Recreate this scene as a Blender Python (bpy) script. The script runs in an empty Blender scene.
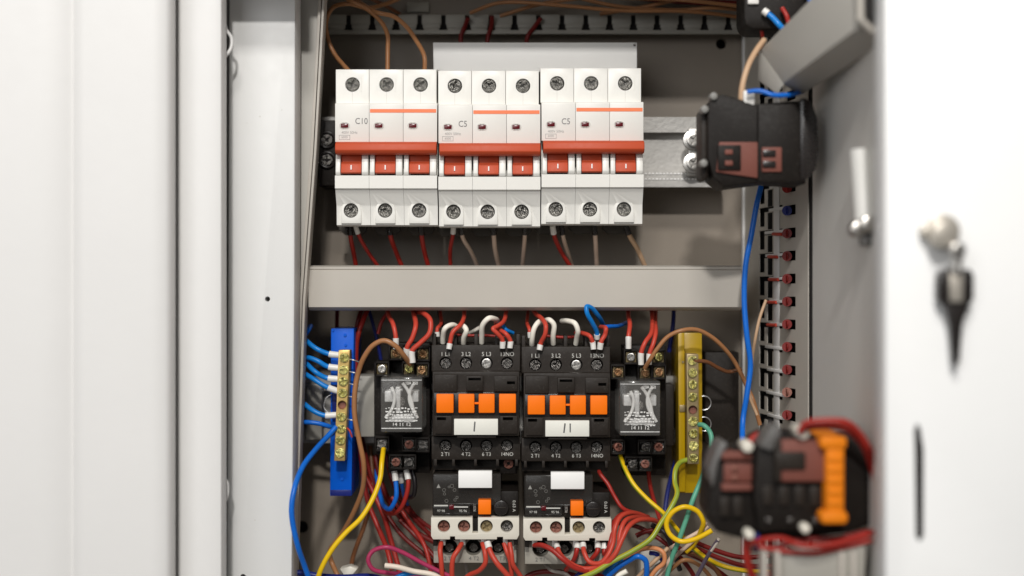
import bpy, bmesh, math, random
from mathutils import Vector, Matrix
random.seed(4)
SC = bpy.context.scene
COL = SC.collection
S = 0.00053          # metres per picture unit on the focus plane
D = 0.75             # camera distance to the focus plane (y = 0)
# ------------------------------------------------------------------ camera
cd = bpy.data.cameras.new('camera'); cam = bpy.data.objects.new('camera', cd); COL.objects.link(cam)
cam.location = (0, -D, 0); cam.rotation_euler = (math.pi/2, 0, 0)
cd.sensor_width = 36; cd.lens = 36*D/(1024*S); cd.clip_start = 0.02; cd.clip_end = 50
cd.dof.use_dof = True; cd.dof.focus_distance = D+0.004; cd.dof.aperture_fstop = 3.2
SC.camera = cam
# ------------------------------------------------------------------ world and lamps
w = bpy.data.worlds.new('World'); SC.world = w; w.use_nodes = True
w.node_tree.nodes['Background'].inputs[0].default_value = (1.0, 0.985, 0.965, 1)
w.node_tree.nodes['Background'].inputs[1].default_value = 0.15
def lamp(name, loc, target, size, power, col):
    l = bpy.data.lights.new(name, 'AREA'); l.shape = 'RECTANGLE'; l.size, l.size_y = size
    l.energy = power; l.color = col
    o = bpy.data.objects.new(name, l); COL.objects.link(o); o.location = loc
    o.rotation_euler = (Vector(target)-Vector(loc)).to_track_quat('-Z', 'Y').to_euler()
lamp('near_ceiling_lamp', (-0.03, -1.75, 1.00), (0, 0, 0), (0.10, 0.06), 19.5, (1.0, 0.975, 0.94))
lamp('far_ceiling_lamp', (-0.10, -1.30, 1.20), (0, 0, 0), (0.30, 0.16), 12.2, (1.0, 0.975, 0.935))
lamp('front_fill', (-0.75, -1.85, 0.50), (0.1, 0, 0), (0.9, 0.8), 9, (0.98, 0.99, 1.0))  # added fill, set left to brighten the open door's inner face
SC.view_settings.view_transform = 'Standard'; SC.view_settings.look = 'None'
SC.view_settings.exposure = 0.0; SC.view_settings.gamma = 1
SC.render.engine = 'CYCLES'
SC.cycles.max_bounces = 8; SC.cycles.transparent_max_bounces = 8

# ------------------------------------------------------------------ helpers
def P(px, py, y=0.0):
    k = S*(D+y)/D
    return Vector(((px-512)*k, y, (288-py)*k))
MATS = {}
def mat(name, col, rough=0.5, metal=0.0, var=0.06, bump=0.0, scale=60, spec=0.5, alpha=1.0, speck=0.0, stripe=None, coat=0.0):
    if name in MATS: return MATS[name]
    m = bpy.data.materials.new(name); m.use_nodes = True; MATS[name] = m
    nt = m.node_tree; b = nt.nodes['Principled BSDF']; N = nt.nodes.new; L = nt.links.new
    b.inputs['Roughness'].default_value = rough; b.inputs['Metallic'].default_value = metal
    b.inputs['Specular IOR Level'].default_value = spec; b.inputs['Coat Weight'].default_value = coat
    tc = N('ShaderNodeTexCoord'); nz = N('ShaderNodeTexNoise'); nz.inputs['Scale'].default_value = scale
    nz.inputs['Detail'].default_value = 5; L(tc.outputs['Object'], nz.inputs['Vector'])
    mx = N('ShaderNodeMix'); mx.data_type = 'RGBA'
    mx.inputs['A'].default_value = (*[c*(1-var) for c in col], 1); mx.inputs['B'].default_value = (*[min(1, c*(1+var)) for c in col], 1)
    L(nz.outputs['Fac'], mx.inputs['Factor']); out = mx.outputs['Result']
    if stripe:
        sp = N('ShaderNodeSeparateXYZ'); L(tc.outputs['UV'], sp.inputs[0])
        cp = N('ShaderNodeMath'); cp.operation = 'LESS_THAN'; cp.inputs[1].default_value = 0.34; L(sp.outputs['X'], cp.inputs[0])
        m2 = N('ShaderNodeMix'); m2.data_type = 'RGBA'; L(cp.outputs[0], m2.inputs['Factor']); L(out, m2.inputs['A'])
        m2.inputs['B'].default_value = (*stripe, 1); out = m2.outputs['Result']
    if speck:
        n3 = N('ShaderNodeTexNoise'); n3.inputs['Scale'].default_value = 900; n3.inputs['Detail'].default_value = 2; L(tc.outputs['Object'], n3.inputs['Vector'])
        r3 = N('ShaderNodeValToRGB'); r3.color_ramp.elements[0].position = 0.60; r3.color_ramp.elements[1].position = 0.72; L(n3.outputs['Fac'], r3.inputs[0])
        ml = N('ShaderNodeMath'); ml.operation = 'MULTIPLY'; ml.inputs[1].default_value = speck; L(r3.outputs[0], ml.inputs[0])
        m3 = N('ShaderNodeMix'); m3.data_type = 'RGBA'; L(ml.outputs[0], m3.inputs['Factor']); L(out, m3.inputs['A'])
        m3.inputs['B'].default_value = (0.35, 0.32, 0.28, 1); out = m3.outputs['Result']
    L(out, b.inputs['Base Color'])
    n2 = N('ShaderNodeTexNoise'); n2.inputs['Scale'].default_value = scale*9; n2.inputs['Detail'].default_value = 3; L(tc.outputs['Object'], n2.inputs['Vector'])
    mr = N('ShaderNodeMapRange'); mr.inputs['To Min'].default_value = max(0.03, rough-0.1); mr.inputs['To Max'].default_value = min(1, rough+0.1)
    L(n2.outputs['Fac'], mr.inputs['Value']); L(mr.outputs[0], b.inputs['Roughness'])
    if bump:
        bp = N('ShaderNodeBump'); bp.inputs['Strength'].default_value = bump; bp.inputs['Distance'].default_value = 0.0003
        L(n2.outputs['Fac'], bp.inputs['Height']); L(bp.outputs[0], b.inputs['Normal'])
    if alpha < 1:
        tr = N('ShaderNodeBsdfTransparent'); ms = N('ShaderNodeMixShader'); ms.inputs[0].default_value = alpha
        o = nt.nodes['Material Output']; L(tr.outputs[0], ms.inputs[1]); L(b.outputs[0], ms.inputs[2]); L(ms.outputs[0], o.inputs['Surface'])
    return m
# base colours
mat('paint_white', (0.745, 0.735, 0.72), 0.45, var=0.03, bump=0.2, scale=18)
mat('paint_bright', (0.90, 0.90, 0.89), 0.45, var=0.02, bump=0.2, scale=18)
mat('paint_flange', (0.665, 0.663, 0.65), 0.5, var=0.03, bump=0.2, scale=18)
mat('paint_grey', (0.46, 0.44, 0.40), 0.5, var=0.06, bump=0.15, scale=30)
mat('paint_door', (0.72, 0.70, 0.66), 0.5, var=0.03, bump=0.15, scale=30)
mat('paint_plate', (0.235, 0.198, 0.158), 0.45, var=0.12, bump=0.15, scale=20)
mat('duct_grey', (0.47, 0.435, 0.385), 0.5, var=0.09, bump=0.15, scale=24, speck=0.03)
mat('duct_dark', (0.30, 0.285, 0.25), 0.5, var=0.10, bump=0.08, scale=35)
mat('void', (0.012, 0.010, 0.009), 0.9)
mat('breaker_white', (0.765, 0.75, 0.705), 0.38, var=0.015, bump=0.06, scale=40)
mat('breaker_orange', (0.85, 0.20, 0.07), 0.45)
mat('toggle_red', (0.50, 0.072, 0.025), 0.5, var=0.04, spec=0.25)
mat('window_red', (0.10, 0.004, 0.008), 0.25)
mat('bezel', (0.55, 0.53, 0.49), 0.5)
mat('ink', (0.10, 0.10, 0.10), 0.7)
mat('ink_soft', (0.20, 0.19, 0.19), 0.7)
mat('ink_faint', (0.36, 0.35, 0.34), 0.7)
mat('lead_white', (0.80, 0.79, 0.76), 0.5)
mat('ink_white', (0.55, 0.54, 0.50), 0.6)
mat('black_plastic', (0.009, 0.0065, 0.005), 0.55, var=0.18, bump=0.15, scale=60, speck=0.05, spec=0.2)
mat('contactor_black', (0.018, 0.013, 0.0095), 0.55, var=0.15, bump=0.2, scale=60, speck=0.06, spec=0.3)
mat('bezel_dark', (0.22, 0.215, 0.20), 0.5)
mat('rod_grey', (0.62, 0.61, 0.58), 0.5)
mat('dark_bracket', (0.11, 0.105, 0.10), 0.5)
mat('dark_clip', (0.05, 0.043, 0.035), 0.6)
mat('black_gloss', (0.014, 0.011, 0.010), 0.28)
mat('orange_key', (0.95, 0.185, 0.004), 0.5, var=0.04, spec=0.2)
mat('cream', (0.70, 0.66, 0.57), 0.45, var=0.05, scale=50)
mat('relay_grey', (0.36, 0.34, 0.29), 0.5, var=0.06)
mat('label_white', (0.78, 0.77, 0.70), 0.55, var=0.02)
mat('label_pure', (0.88, 0.87, 0.85), 0.5, var=0.01)
mat('steel', (0.50, 0.48, 0.45), 0.32, 1.0, var=0.15, bump=0.15, scale=200)
mat('steel_dark', (0.17, 0.16, 0.15), 0.25, 1.0, var=0.9, bump=0.9, scale=600)
mat('steel_screw', (0.27, 0.26, 0.24), 0.24, 0.95, var=0.95, bump=1.0, scale=700)  # strong tone variation stands in for glints on the screw heads
mat('nickel', (0.50, 0.46, 0.40), 0.4, 0.6, var=0.2)
mat('zinc', (0.46, 0.445, 0.42), 0.40, 0.5, var=0.1, bump=0.3, scale=60)
mat('brass', (0.60, 0.42, 0.15), 0.38, 0.65, var=0.12, bump=0.2, scale=90)
mat('brass_dull', (0.30, 0.23, 0.12), 0.42, 0.5, var=0.12, bump=0.2, scale=90)
mat('screw_gold', (0.50, 0.46, 0.17), 0.22, 0.95, var=0.8, bump=0.8, scale=600)
mat('screw_copper', (0.42, 0.25, 0.13), 0.25, 0.95, var=0.9, bump=0.9, scale=600)
mat('screw_rust', (0.22, 0.085, 0.06), 0.5, 0.3, var=0.35, bump=0.5, scale=200)
mat('bar_blue', (0.0, 0.10, 0.60), 0.45, spec=0.2, var=0.05)
mat('bar_yellow', (0.40, 0.25, 0.0), 0.35, var=0.06)
mat('clear_case', (0.30, 0.29, 0.27), 0.15, alpha=0.22, var=0.02, coat=0.5)
mat('clear_smoke', (0.05, 0.045, 0.04), 0.2, alpha=0.30, var=0.02)
mat('mech_grey', (0.72, 0.70, 0.66), 0.4, 0.1, var=0.5, scale=500)
mat('terracotta', (0.17, 0.050, 0.034), 0.65, var=0.15)
mat('collar_orange', (0.72, 0.20, 0.006), 0.6, spec=0.2)
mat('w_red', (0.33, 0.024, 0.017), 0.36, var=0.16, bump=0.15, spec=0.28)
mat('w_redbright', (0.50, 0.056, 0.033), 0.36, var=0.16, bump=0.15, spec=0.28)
mat('w_darkred_shaded', (0.15, 0.010, 0.008), 0.4, var=0.16, bump=0.15, spec=0.28)  # dark red; also stands in for shade on red wires lying behind
mat('w_blue', (0.008, 0.13, 0.55), 0.30, var=0.16, bump=0.15, spec=0.28)
mat('w_skyblue', (0.006, 0.19, 0.58), 0.30, var=0.16, bump=0.15, spec=0.28)
mat('w_navy', (0.012, 0.020, 0.16), 0.35, var=0.16, bump=0.15, spec=0.28)
mat('w_brown', (0.34, 0.155, 0.065), 0.33, var=0.18, bump=0.15, spec=0.28)
mat('w_darkbrown', (0.16, 0.062, 0.025), 0.35, var=0.18, bump=0.15, spec=0.28)
mat('w_tan', (0.52, 0.34, 0.21), 0.35, var=0.18, bump=0.15, spec=0.28)
mat('w_beige', (0.62, 0.46, 0.36), 0.4, var=0.15, scale=150)
mat('w_cream', (0.76, 0.66, 0.56), 0.4, var=0.16, bump=0.15, spec=0.28)
mat('w_white', (0.88, 0.82, 0.72), 0.45, var=0.16, bump=0.15, spec=0.28)
mat('w_black', (0.015, 0.012, 0.012), 0.35)
mat('w_magenta', (0.38, 0.035, 0.10), 0.33, var=0.16, bump=0.15, spec=0.28)
mat('w_yellow', (0.80, 0.50, 0.008), 0.33, var=0.16, bump=0.15, spec=0.28)
mat('w_olive', (0.50, 0.40, 0.02), 0.36, var=0.06, stripe=(0.26, 0.33, 0.03))
mat('w_gold', (0.78, 0.50, 0.008), 0.33, var=0.16, bump=0.15, spec=0.28, stripe=(0.30, 0.36, 0.02))
mat('w_teal', (0.10, 0.34, 0.23), 0.35, var=0.16, bump=0.15, spec=0.28)
mat('w_orange', (0.60, 0.24, 0.10), 0.35, var=0.16, bump=0.15, spec=0.28)
mat('w_purple', (0.13, 0.10, 0.14), 0.4, var=0.16, bump=0.15, spec=0.28)
mat('w_grey', (0.30, 0.27, 0.24), 0.4)
mat('ferrule_white', (0.74, 0.72, 0.68), 0.4)
mat('silver_wire', (0.5, 0.5, 0.5), 0.3, 0.8)

def tag(o, label=None, cat=None, group=None, kind=None):
    if label: o['label'] = label
    if cat: o['category'] = cat
    if group: o['group'] = group
    if kind: o['kind'] = kind
    return o
def wloc(o):
    v = Vector(o.location)
    return v + (wloc(o.parent) if o.parent else Vector((0, 0, 0)))
def empty(name, loc, label, cat, group=None):
    o = bpy.data.objects.new(name, None); COL.objects.link(o); o.location = loc; o.empty_display_size = 0.01
    return tag(o, label, cat, group)
def copy_tree(o, parent=None):
    c = o.copy(); COL.objects.link(c)
    if parent: c.parent = parent
    for ch in list(o.children): copy_tree(ch, c)
    return c

class MB:
    def __init__(s, ref=None): s.ref = ref; s.bm = bmesh.new(); s.uv = s.bm.loops.layers.uv.new('UVMap')
    def _merge(s, b2, bev=0.0, seg=2):
        if bev > 0:
            es = [e for e in b2.edges if len(e.link_faces) == 2 and e.calc_face_angle(0) > 0.5]
            bmesh.ops.bevel(b2, geom=es, offset=bev, segments=seg, profile=0.5, affect='EDGES', clamp_overlap=True)
        me = bpy.data.meshes.new('tmp'); b2.to_mesh(me); b2.free(); s.bm.from_mesh(me); bpy.data.meshes.remove(me)
        return s
    def hexa(s, v, bev=0.0):   # v: 4 front (ccw) then 4 back
        b = bmesh.new(); q = [b.verts.new(p) for p in v]
        for f in ((0,1,2,3), (7,6,5,4), (0,4,5,1), (1,5,6,2), (2,6,7,3), (3,7,4,0)): b.faces.new([q[i] for i in f])
        bmesh.ops.recalc_face_normals(b, faces=b.faces); return s._merge(b, bev)
    def box(s, x0, y0, x1, y1, yf, yb, bev=0.0003):
        a = P(x0, y1, yf if s.ref is None else s.ref); c = P(x1, y0, yf if s.ref is None else s.ref)
        return s.wbox(a.x, yf, a.z, c.x, yb, c.z, bev)
    def wbox(s, x0, y0, z0, x1, y1, z1, bev=0.0003):
        return s.hexa([Vector(p) for p in ((x0,y0,z0),(x1,y0,z0),(x1,y0,z1),(x0,y0,z1),(x0,y1,z0),(x1,y1,z0),(x1,y1,z1),(x0,y1,z1))], bev)
    def poly(s, pts, yf, yb, bev=0.0):
        b = bmesh.new(); k = S*(D+(yf if s.ref is None else s.ref))/D
        f = [b.verts.new(((x-512)*k, yf, (288-y)*k)) for x, y in pts]; g = [b.verts.new((v.co.x, yb, v.co.z)) for v in f]
        n = len(f); b.faces.new(f); b.faces.new(g[::-1])
        for i in range(n): b.faces.new((f[i], f[(i+1) % n], g[(i+1) % n], g[i]))
        bmesh.ops.recalc_face_normals(b, faces=b.faces); return s._merge(b, bev)
    def xprism(s, prof, x0, x1, yref=0.0, bev=0.0):   # prof [(py, y)], extruded along x
        k = S*(D+yref)/D; X0 = (x0-512)*k; X1 = (x1-512)*k; b = bmesh.new()
        z = [(288-p)*S*(D+y)/D for p, y in prof]
        f = [b.verts.new((X0, prof[i][1], z[i])) for i in range(len(prof))]
        g = [b.verts.new((X1, prof[i][1], z[i])) for i in range(len(prof))]
        n = len(f); b.faces.new(f); b.faces.new(g[::-1])
        for i in range(n): b.faces.new((f[i], f[(i+1) % n], g[(i+1) % n], g[i]))
        bmesh.ops.recalc_face_normals(b, faces=b.faces); return s._merge(b, bev)
    def zprism(s, prof, z0, z1, bev=0.0):   # prof [(x, y)] world, extruded along z
        b = bmesh.new(); f = [b.verts.new((x, y, z0)) for x, y in prof]; g = [b.verts.new((x, y, z1)) for x, y in prof]
        n = len(f); b.faces.new(f); b.faces.new(g[::-1])
        for i in range(n): b.faces.new((f[i], f[(i+1) % n], g[(i+1) % n], g[i]))
        bmesh.ops.recalc_face_normals(b, faces=b.faces); return s._merge(b, bev)
    def cyl(s, cx, cy, r, yf, yb, n=24, bev=0.0, r2=None):
        rf = yf if s.ref is None else s.ref; c = P(cx, cy, rf); k = S*(D+rf)/D; r *= k; r2 = r if r2 is None else r2*k
        b = bmesh.new()
        f = [b.verts.new((c.x+r*math.cos(2*math.pi*i/n), yf, c.z+r*math.sin(2*math.pi*i/n))) for i in range(n)]
        g = [b.verts.new((c.x+r2*math.cos(2*math.pi*i/n), yb, c.z+r2*math.sin(2*math.pi*i/n))) for i in range(n)]
        b.faces.new(f); b.faces.new(g[::-1])
        for i in range(n): b.faces.new((f[i], f[(i+1) % n], g[(i+1) % n], g[i]))
        bmesh.ops.recalc_face_normals(b, faces=b.faces); return s._merge(b, bev)
    def ring(s, cx, cy, r, t, y, n=32, m=8):   # torus facing the viewer
        c = P(cx, cy, y); k = S*(D+y)/D; r *= k; t *= k; V = []
        for i in range(n):
            a = 2*math.pi*i/n
            V.append([s.bm.verts.new((c.x+(r+t*math.cos(q))*math.cos(a), y+t*math.sin(q), c.z+(r+t*math.cos(q))*math.sin(a))) for q in [2*math.pi*j/m for j in range(m)]])
        for i in range(n):
            for j in range(m): s.bm.faces.new((V[i][j], V[(i+1) % n][j], V[(i+1) % n][(j+1) % m], V[i][(j+1) % m]))
        return s
    def tube(s, pts, r, n=12, taper=None):   # pts world, already sampled
        T = []
        for i in range(len(pts)): T.append((pts[min(i+1, len(pts)-1)]-pts[max(i-1, 0)]).normalized())
        u = T[0].orthogonal().normalized(); R = []; N = len(pts)
        for i, p in enumerate(pts):
            u = (u-T[i]*u.dot(T[i])).normalized(); v = T[i].cross(u)
            rr = r*(taper[0]+(taper[1]-taper[0])*i/(N-1)) if taper else r
            R.append([s.bm.verts.new(p+rr*(u*math.cos(2*math.pi*j/n)+v*math.sin(2*math.pi*j/n))) for j in range(n)])
        for i in range(N-1):
            for j in range(n):
                f = s.bm.faces.new((R[i][j], R[i][(j+1) % n], R[i+1][(j+1) % n], R[i+1][j]))
                for lp, uvc in zip(f.loops, ((j/n, i), ((j+1)/n, i), ((j+1)/n, i+1), (j/n, i+1))): lp[s.uv].uv = uvc
        s.bm.faces.new(R[0][::-1]); s.bm.faces.new(R[-1]); return s
    def text(s, txt, px, py, h, y, rot=0.0, sx=1.0):
        c = bpy.data.curves.new('t', 'FONT'); c.body = txt; c.size = 1.0; c.align_x = 'CENTER'; c.align_y = 'CENTER'; c.extrude = 0.01; c.resolution_u = 3
        o = bpy.data.objects.new('t', c); COL.objects.link(o); dg = bpy.context.evaluated_depsgraph_get()
        me = bpy.data.meshes.new_from_object(o.evaluated_get(dg)); bpy.data.objects.remove(o); bpy.data.curves.remove(c)
        k = S*(D+y)/D; sc = h*k/0.7
        me.transform(Matrix.Translation(P(px, py, y)) @ Matrix.Rotation(rot, 4, 'Y') @ Matrix.Rotation(math.pi/2, 4, 'X') @ Matrix.Diagonal((sc*sx, sc, sc, 1)))
        s.bm.from_mesh(me); bpy.data.meshes.remove(me); return s
    def build(s, name, m, parent=None, smooth=35, label=None):
        off = wloc(parent) if parent else Vector((0, 0, 0))
        if parent: bmesh.ops.translate(s.bm, verts=s.bm.verts, vec=-off)
        else:
            xs = [v.co for v in s.bm.verts]; off = sum(xs, Vector((0, 0, 0)))/max(1, len(xs))
            bmesh.ops.translate(s.bm, verts=s.bm.verts, vec=-off)
        me = bpy.data.meshes.new(name); s.bm.to_mesh(me); s.bm.free()
        me.materials.append(MATS[m]); me.polygons.foreach_set('use_smooth', [True]*len(me.polygons)); me.set_sharp_from_angle(angle=math.radians(smooth))
        o = bpy.data.objects.new(name, me); COL.objects.link(o)
        if parent: o.parent = parent
        else: o.location = off
        if label: o['label'] = label
        return o
def cut(o, cutter):   # subtract a builder's solids from o, keep the result as plain mesh
    c = cutter.build('cutter', 'void'); c.location = Vector(c.location)-wloc(o)+Vector(o.location) if False else c.location
    off = wloc(o)
    c.data.transform(Matrix.Translation(Vector(c.location)-off)); c.location = (0, 0, 0)
    t = bpy.data.objects.new('t', o.data); COL.objects.link(t)
    md = t.modifiers.new('b', 'BOOLEAN'); md.operation = 'DIFFERENCE'; md.object = c; md.solver = 'EXACT'; md.use_self = True
    dg = bpy.context.evaluated_depsgraph_get(); me = bpy.data.meshes.new_from_object(t.evaluated_get(dg))
    bpy.data.objects.remove(t); bpy.data.objects.remove(c)
    old = o.data; nm = old.name
    if len(me.polygons) < 4: print('CUT FAILED', o.name); return o
    me.materials.clear(); me.materials.append(old.materials[0])
    me.polygons.foreach_set('material_index', [0]*len(me.polygons))
    me.polygons.foreach_set('use_smooth', [True]*len(me.polygons)); me.set_sharp_from_angle(angle=math.radians(35))
    o.data = me; me.name = nm; return o

# ---- screws: shared meshes, head with a cross recess, facing the viewer
SCREWS = {}
def screw_mesh(m, r, cross=0.30):
    key = (m, round(r, 2), cross)
    if key in SCREWS: return SCREWS[key]
    b = MB(); b.cyl(512, 288, r, -0.0009, 0.003, 24, bev=0.00035)
    o = b.build('screw', m); o.data.transform(Matrix.Translation(o.location)); o.location = (0, 0, 0)
    c = MB(); w_ = r*S*cross*0.5; l_ = r*S*0.72
    c.wbox(-w_, -0.01, -l_, w_, 0.0004, l_, 0); cut(o, c)
    c = MB(); c.wbox(-l_, -0.01, -w_, l_, 0.0004, w_, 0); cut(o, c)
    c = MB(); c.cyl(512, 288, r*0.34, -0.01, 0.0012, 8); cut(o, c)
    me = o.data; bpy.data.objects.remove(o); SCREWS[key] = me; return me
def screw(px, py, y, r, m, parent, name='screw', rot=None, cross=0.30, tilt=0.0):
    o = bpy.data.objects.new(name, screw_mesh(m, r, cross)); COL.objects.link(o)
    o.parent = parent; o.location = P(px, py, y)-wloc(parent)
    o.rotation_euler = (tilt*random.uniform(-1, 1), random.uniform(0, 1.57) if rot is None else rot, tilt*random.uniform(-1, 1)); return o

# ---- wires
def sample(path, step=8):
    pts = [P(*p) for p in path]
    if len(pts) == 2: return [pts[0].lerp(pts[1], i/6) for i in range(7)]
    q = [pts[0]*2-pts[1]]+pts+[pts[-1]*2-pts[-2]]; out = []
    for i in range(1, len(q)-2):
        a, b, c, d = q[i-1:i+3]
        t0 = 0; t1 = t0+max(1e-5, (b-a).length)**.5; t2 = t1+max(1e-5, (c-b).length)**.5; t3 = t2+max(1e-5, (d-c).length)**.5
        for j in range(step):
            t = t1+(t2-t1)*j/step
            A1 = a*((t1-t)/(t1-t0))+b*((t-t0)/(t1-t0)); A2 = b*((t2-t)/(t2-t1))+c*((t-t1)/(t2-t1)); A3 = c*((t3-t)/(t3-t2))+d*((t-t2)/(t3-t2))
            B1 = A1*((t2-t)/(t2-t0))+A2*((t-t0)/(t2-t0)); B2 = A2*((t3-t)/(t3-t1))+A3*((t-t1)/(t3-t1))
            out.append(B1*((t2-t)/(t2-t1))+B2*((t-t1)/(t2-t1)))
    return out+[pts[-1]]
def head(pts, L):
    out = [pts[0]]; acc = 0
    for a, b in zip(pts, pts[1:]):
        d = (b-a).length
        if acc+d >= L: out.append(a.lerp(b, (L-acc)/d)); return out
        out.append(b); acc += d
    return out
def wire(m, r, path, label, fs=None, fe=None, fl=9, group=None, cat='wire', name='wire', fr=1.3):
    y0 = path[0][2] if len(path[0]) > 2 else 0
    r *= 0.87; J = random.Random(label)
    path = [p if i in (0, len(path)-1) else (p[0]+J.uniform(-.45, .45), p[1]+J.uniform(-.45, .45), p[2]+J.uniform(-.0006, .0006)) for i, p in enumerate(path)]
    pts = sample(path); k = S*(D+y0)/D; b = MB(); b.tube(pts, r*k)
    o = b.build(name, m); tag(o, label, cat, group)
    for side, f in ((0, fs), (1, fe)):
        if f:
            h = head(pts if side == 0 else pts[::-1], fl*k)
            if len(h) > 2 and (h[-1]-h[-2]).length < 1e-4: h.pop(-2)
            h[0] = h[0]-(h[1]-h[0]).normalized()*0.0004
            MB().tube(h, r*k*fr, 14, taper=(0.95, 1.05)).build('ferrule', f, o)
    return o

# ================================================================== THE CABINET
cab = empty('electrical_cabinet', P(512, 288, 0.08), 'grey steel control cabinet with white painted front flange, holding all the breakers and contactors', 'cabinet')
b = MB(); b.box(240, -140, 800, 700, 0.075, 0.078, 0); plate = b.build('back_panel', 'paint_plate', cab)
c = MB(.075); c.cyl(721, 44, 5.2, 0.07, 0.09); c.cyl(302, 527, 6.2, 0.07, 0.09); c.cyl(303, 690, 6, 0.07, 0.09); cut(plate, c)
MB().wbox(-0.16, 0.10, -0.24, 0.20, 0.104, 0.24, 0).build('rear_wall', 'void', cab)  # blackened so the holes in the plate stay dark
# left flange facing us, and the inner return behind it
zt, zb = 0.19, -0.24
xf = lambda px, y: (px-512)*S*(D+y)/D
b = MB(); b.poly([(229.5, -90), (295.5, -90), (294.5, 288), (291.5, 600), (291.5, 760), (226.5, 760), (226.5, 600)], -0.02, 0.000, 0.0008); fl = b.build('front_flange', 'paint_flange', cab)
for q_ in ((260, 116.5, .7), (282, 110, .5), (247, 123, .45), (271, 430, .5), (255, 520, .6), (279, 212, .4)): MB(-.02).cyl(*q_, -.0201, -.0195, 8).build('paint_chip', 'bezel', cab)
c = MB(-.02); c.cyl(267.5, 299, 2.6, -0.03, 0.02); c.cyl(243, 577, 3, -0.03, .02); cut(fl, c)
MB().box(262, 293, 273, 305, 0.0005, 0.002, 0).build('hole_shade', 'void', cab)  # black backing in place of the shade inside the flange hole
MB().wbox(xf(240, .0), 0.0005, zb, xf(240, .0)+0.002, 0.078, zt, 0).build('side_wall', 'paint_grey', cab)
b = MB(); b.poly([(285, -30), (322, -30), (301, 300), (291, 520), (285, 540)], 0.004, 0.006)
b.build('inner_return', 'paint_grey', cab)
b = MB()
for q0, q1, yy in ((0, 3.0, 0.001), (3.8, 6.2, -0.001)):
    L_ = [(320.5, -40), (310.2, 150), (299, 300), (293, 470), (288.5, 600)]
    b.poly([(x+q0, y) for x, y in L_]+[(x+q1, y) for x, y in L_[::-1]], yy, 0.010, 0.0002)
b.build('slanted_edge_strip', 'duct_grey', cab)
# top lip that shades the inside
MB().wbox(-0.20, -0.062, 0.176, 0.16, 0.078, 0.180, 0.0005).build('top_wall', 'paint_white', cab)
MB().wbox(-0.17, -0.062, 0.158, -0.104, -0.060, 0.180, 0.0003).build('top_lip', 'paint_white', cab)
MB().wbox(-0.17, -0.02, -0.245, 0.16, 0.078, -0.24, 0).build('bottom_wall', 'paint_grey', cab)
# right side wall, seen at a slant: from far edge A to near edge B
A = P(742, 288, 0.074); B = P(808, 288, -0.03); A.z = B.z = 0
wd = (B-A).normalized(); wn = Vector((wd.y, -wd.x, 0)); wn = wn if wn.x < 0 else -wn   # normal towards the inside
def wall_pt(px, py, off=0.0):
    r = P(px, py, 0)-Vector((0, -D, 0)); base = A+wn*off
    t = (base-Vector((0, -D, 0))).dot(wn)/r.dot(wn)
    return Vector((0, -D, 0))+r*t
def wall_box(b, x0, y0, x1, y1, off, th, bev=0.0002):
    f = [wall_pt(x0, y1, off), wall_pt(x1, y1, off), wall_pt(x1, y0, off), wall_pt(x0, y0, off)]
    z1 = f[0].z; z0 = f[3].z
    for i in (0, 1): f[i].z = f[0].z
    for i in (2, 3): f[i].z = f[3].z
    b.hexa(f+[p-wn*th for p in f], bev)
b = MB(); q = [A, B, B-wn*0.0005, A-wn*0.0005]
b.zprism([(p.x, p.y) for p in q], -0.25, 0.19); sw = b.build('slotted_side_wall', 'duct_grey', cab)
rows = [188+22.7*i for i in range(-9, 18)]
c = MB()
for ry in rows:
    if ry < 165 and ry > 40 or ry > 560: pass
    z = P(768, ry, 0.02).z
    wall_box(c, 758.5, ry-2.2, 782, ry+2.6, 0.0003, 0.005, 0); wall_box(c, 758.8, ry+2.3, 764, ry+16.5, 0.0003, 0.005, 0); wall_box(c, 766.5, ry+2.4, 772, ry+19, 0.0003, 0.005, 0)
    wall_box(c, 786, ry-5, 795, ry+4.8, 0.0003, 0.005, 0)
cut(sw, c)
MB().zprism([((A-wn*0.006).x, (A-wn*0.006).y), ((B-wn*0.006).x, (B-wn*0.006).y), ((B-wn*0.008).x, (B-wn*0.008).y), ((A-wn*0.008).x, (A-wn*0.008).y)], -0.25, 0.19).build('wall_slot_shade', 'void', cab)  # black sheet standing in for shade behind the wall slots
b = MB(); wall_box(b, 773.5, -30, 779, 610, 0.0004, 0.0003); b.build('ridge_strip', 'paint_white', cab)
b = MB(); wall_box(b, 741.5, -30, 743, 610, 0.0010, 0.003); b.build('edge_highlight', 'paint_white', cab)  # highlight along the wall edge, put in as a white strip
# hinged door seen edge-on, inside face towards us
xB = B.x+0.0015
door = empty('inner_door', (xB, -0.1, -0.2), 'grey steel door of the cabinet standing open at right, seen from its inner side', 'cabinet door')
xn = xf(885, -0.183)+0.006
MB().zprism([(xB, -0.034), (xn, -0.183), (xn+0.002, -0.183), (xB+0.002, -0.034)], -0.25, 0.25).build('door_panel', 'paint_door', door)
MB().zprism([(xB-.0005, -0.029), (xB-.0002, -0.034), (xB+0.003, -0.034), (xB+0.003, -0.029)], -0.25, 0.25).build('hinge_gap', 'void', door)
def dx(y): return xB+(xn-xB)*((y+0.034)/(-0.149))
# latch rod with bright ball tip
def Pd(px, py, y): return P(px, py, y)
b = MB(); b.tube(sample([(859, 150, -.135), (862, 190, -.137), (864, 222, -.14)]), 0.0042); b.build('latch_rod', 'rod_grey', door); MB().box(862, 233, 880, 246, -.142, -.136, .001).build('latch_plate', 'dark_bracket', door)
b = MB(); b.cyl(859, 229, 8, -0.143, -0.135, 20, 0.001); b.cyl(870, 224, 9.0, -0.147, -0.140, 20, 0.0012); b.build('latch_nut', 'steel', door)
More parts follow.
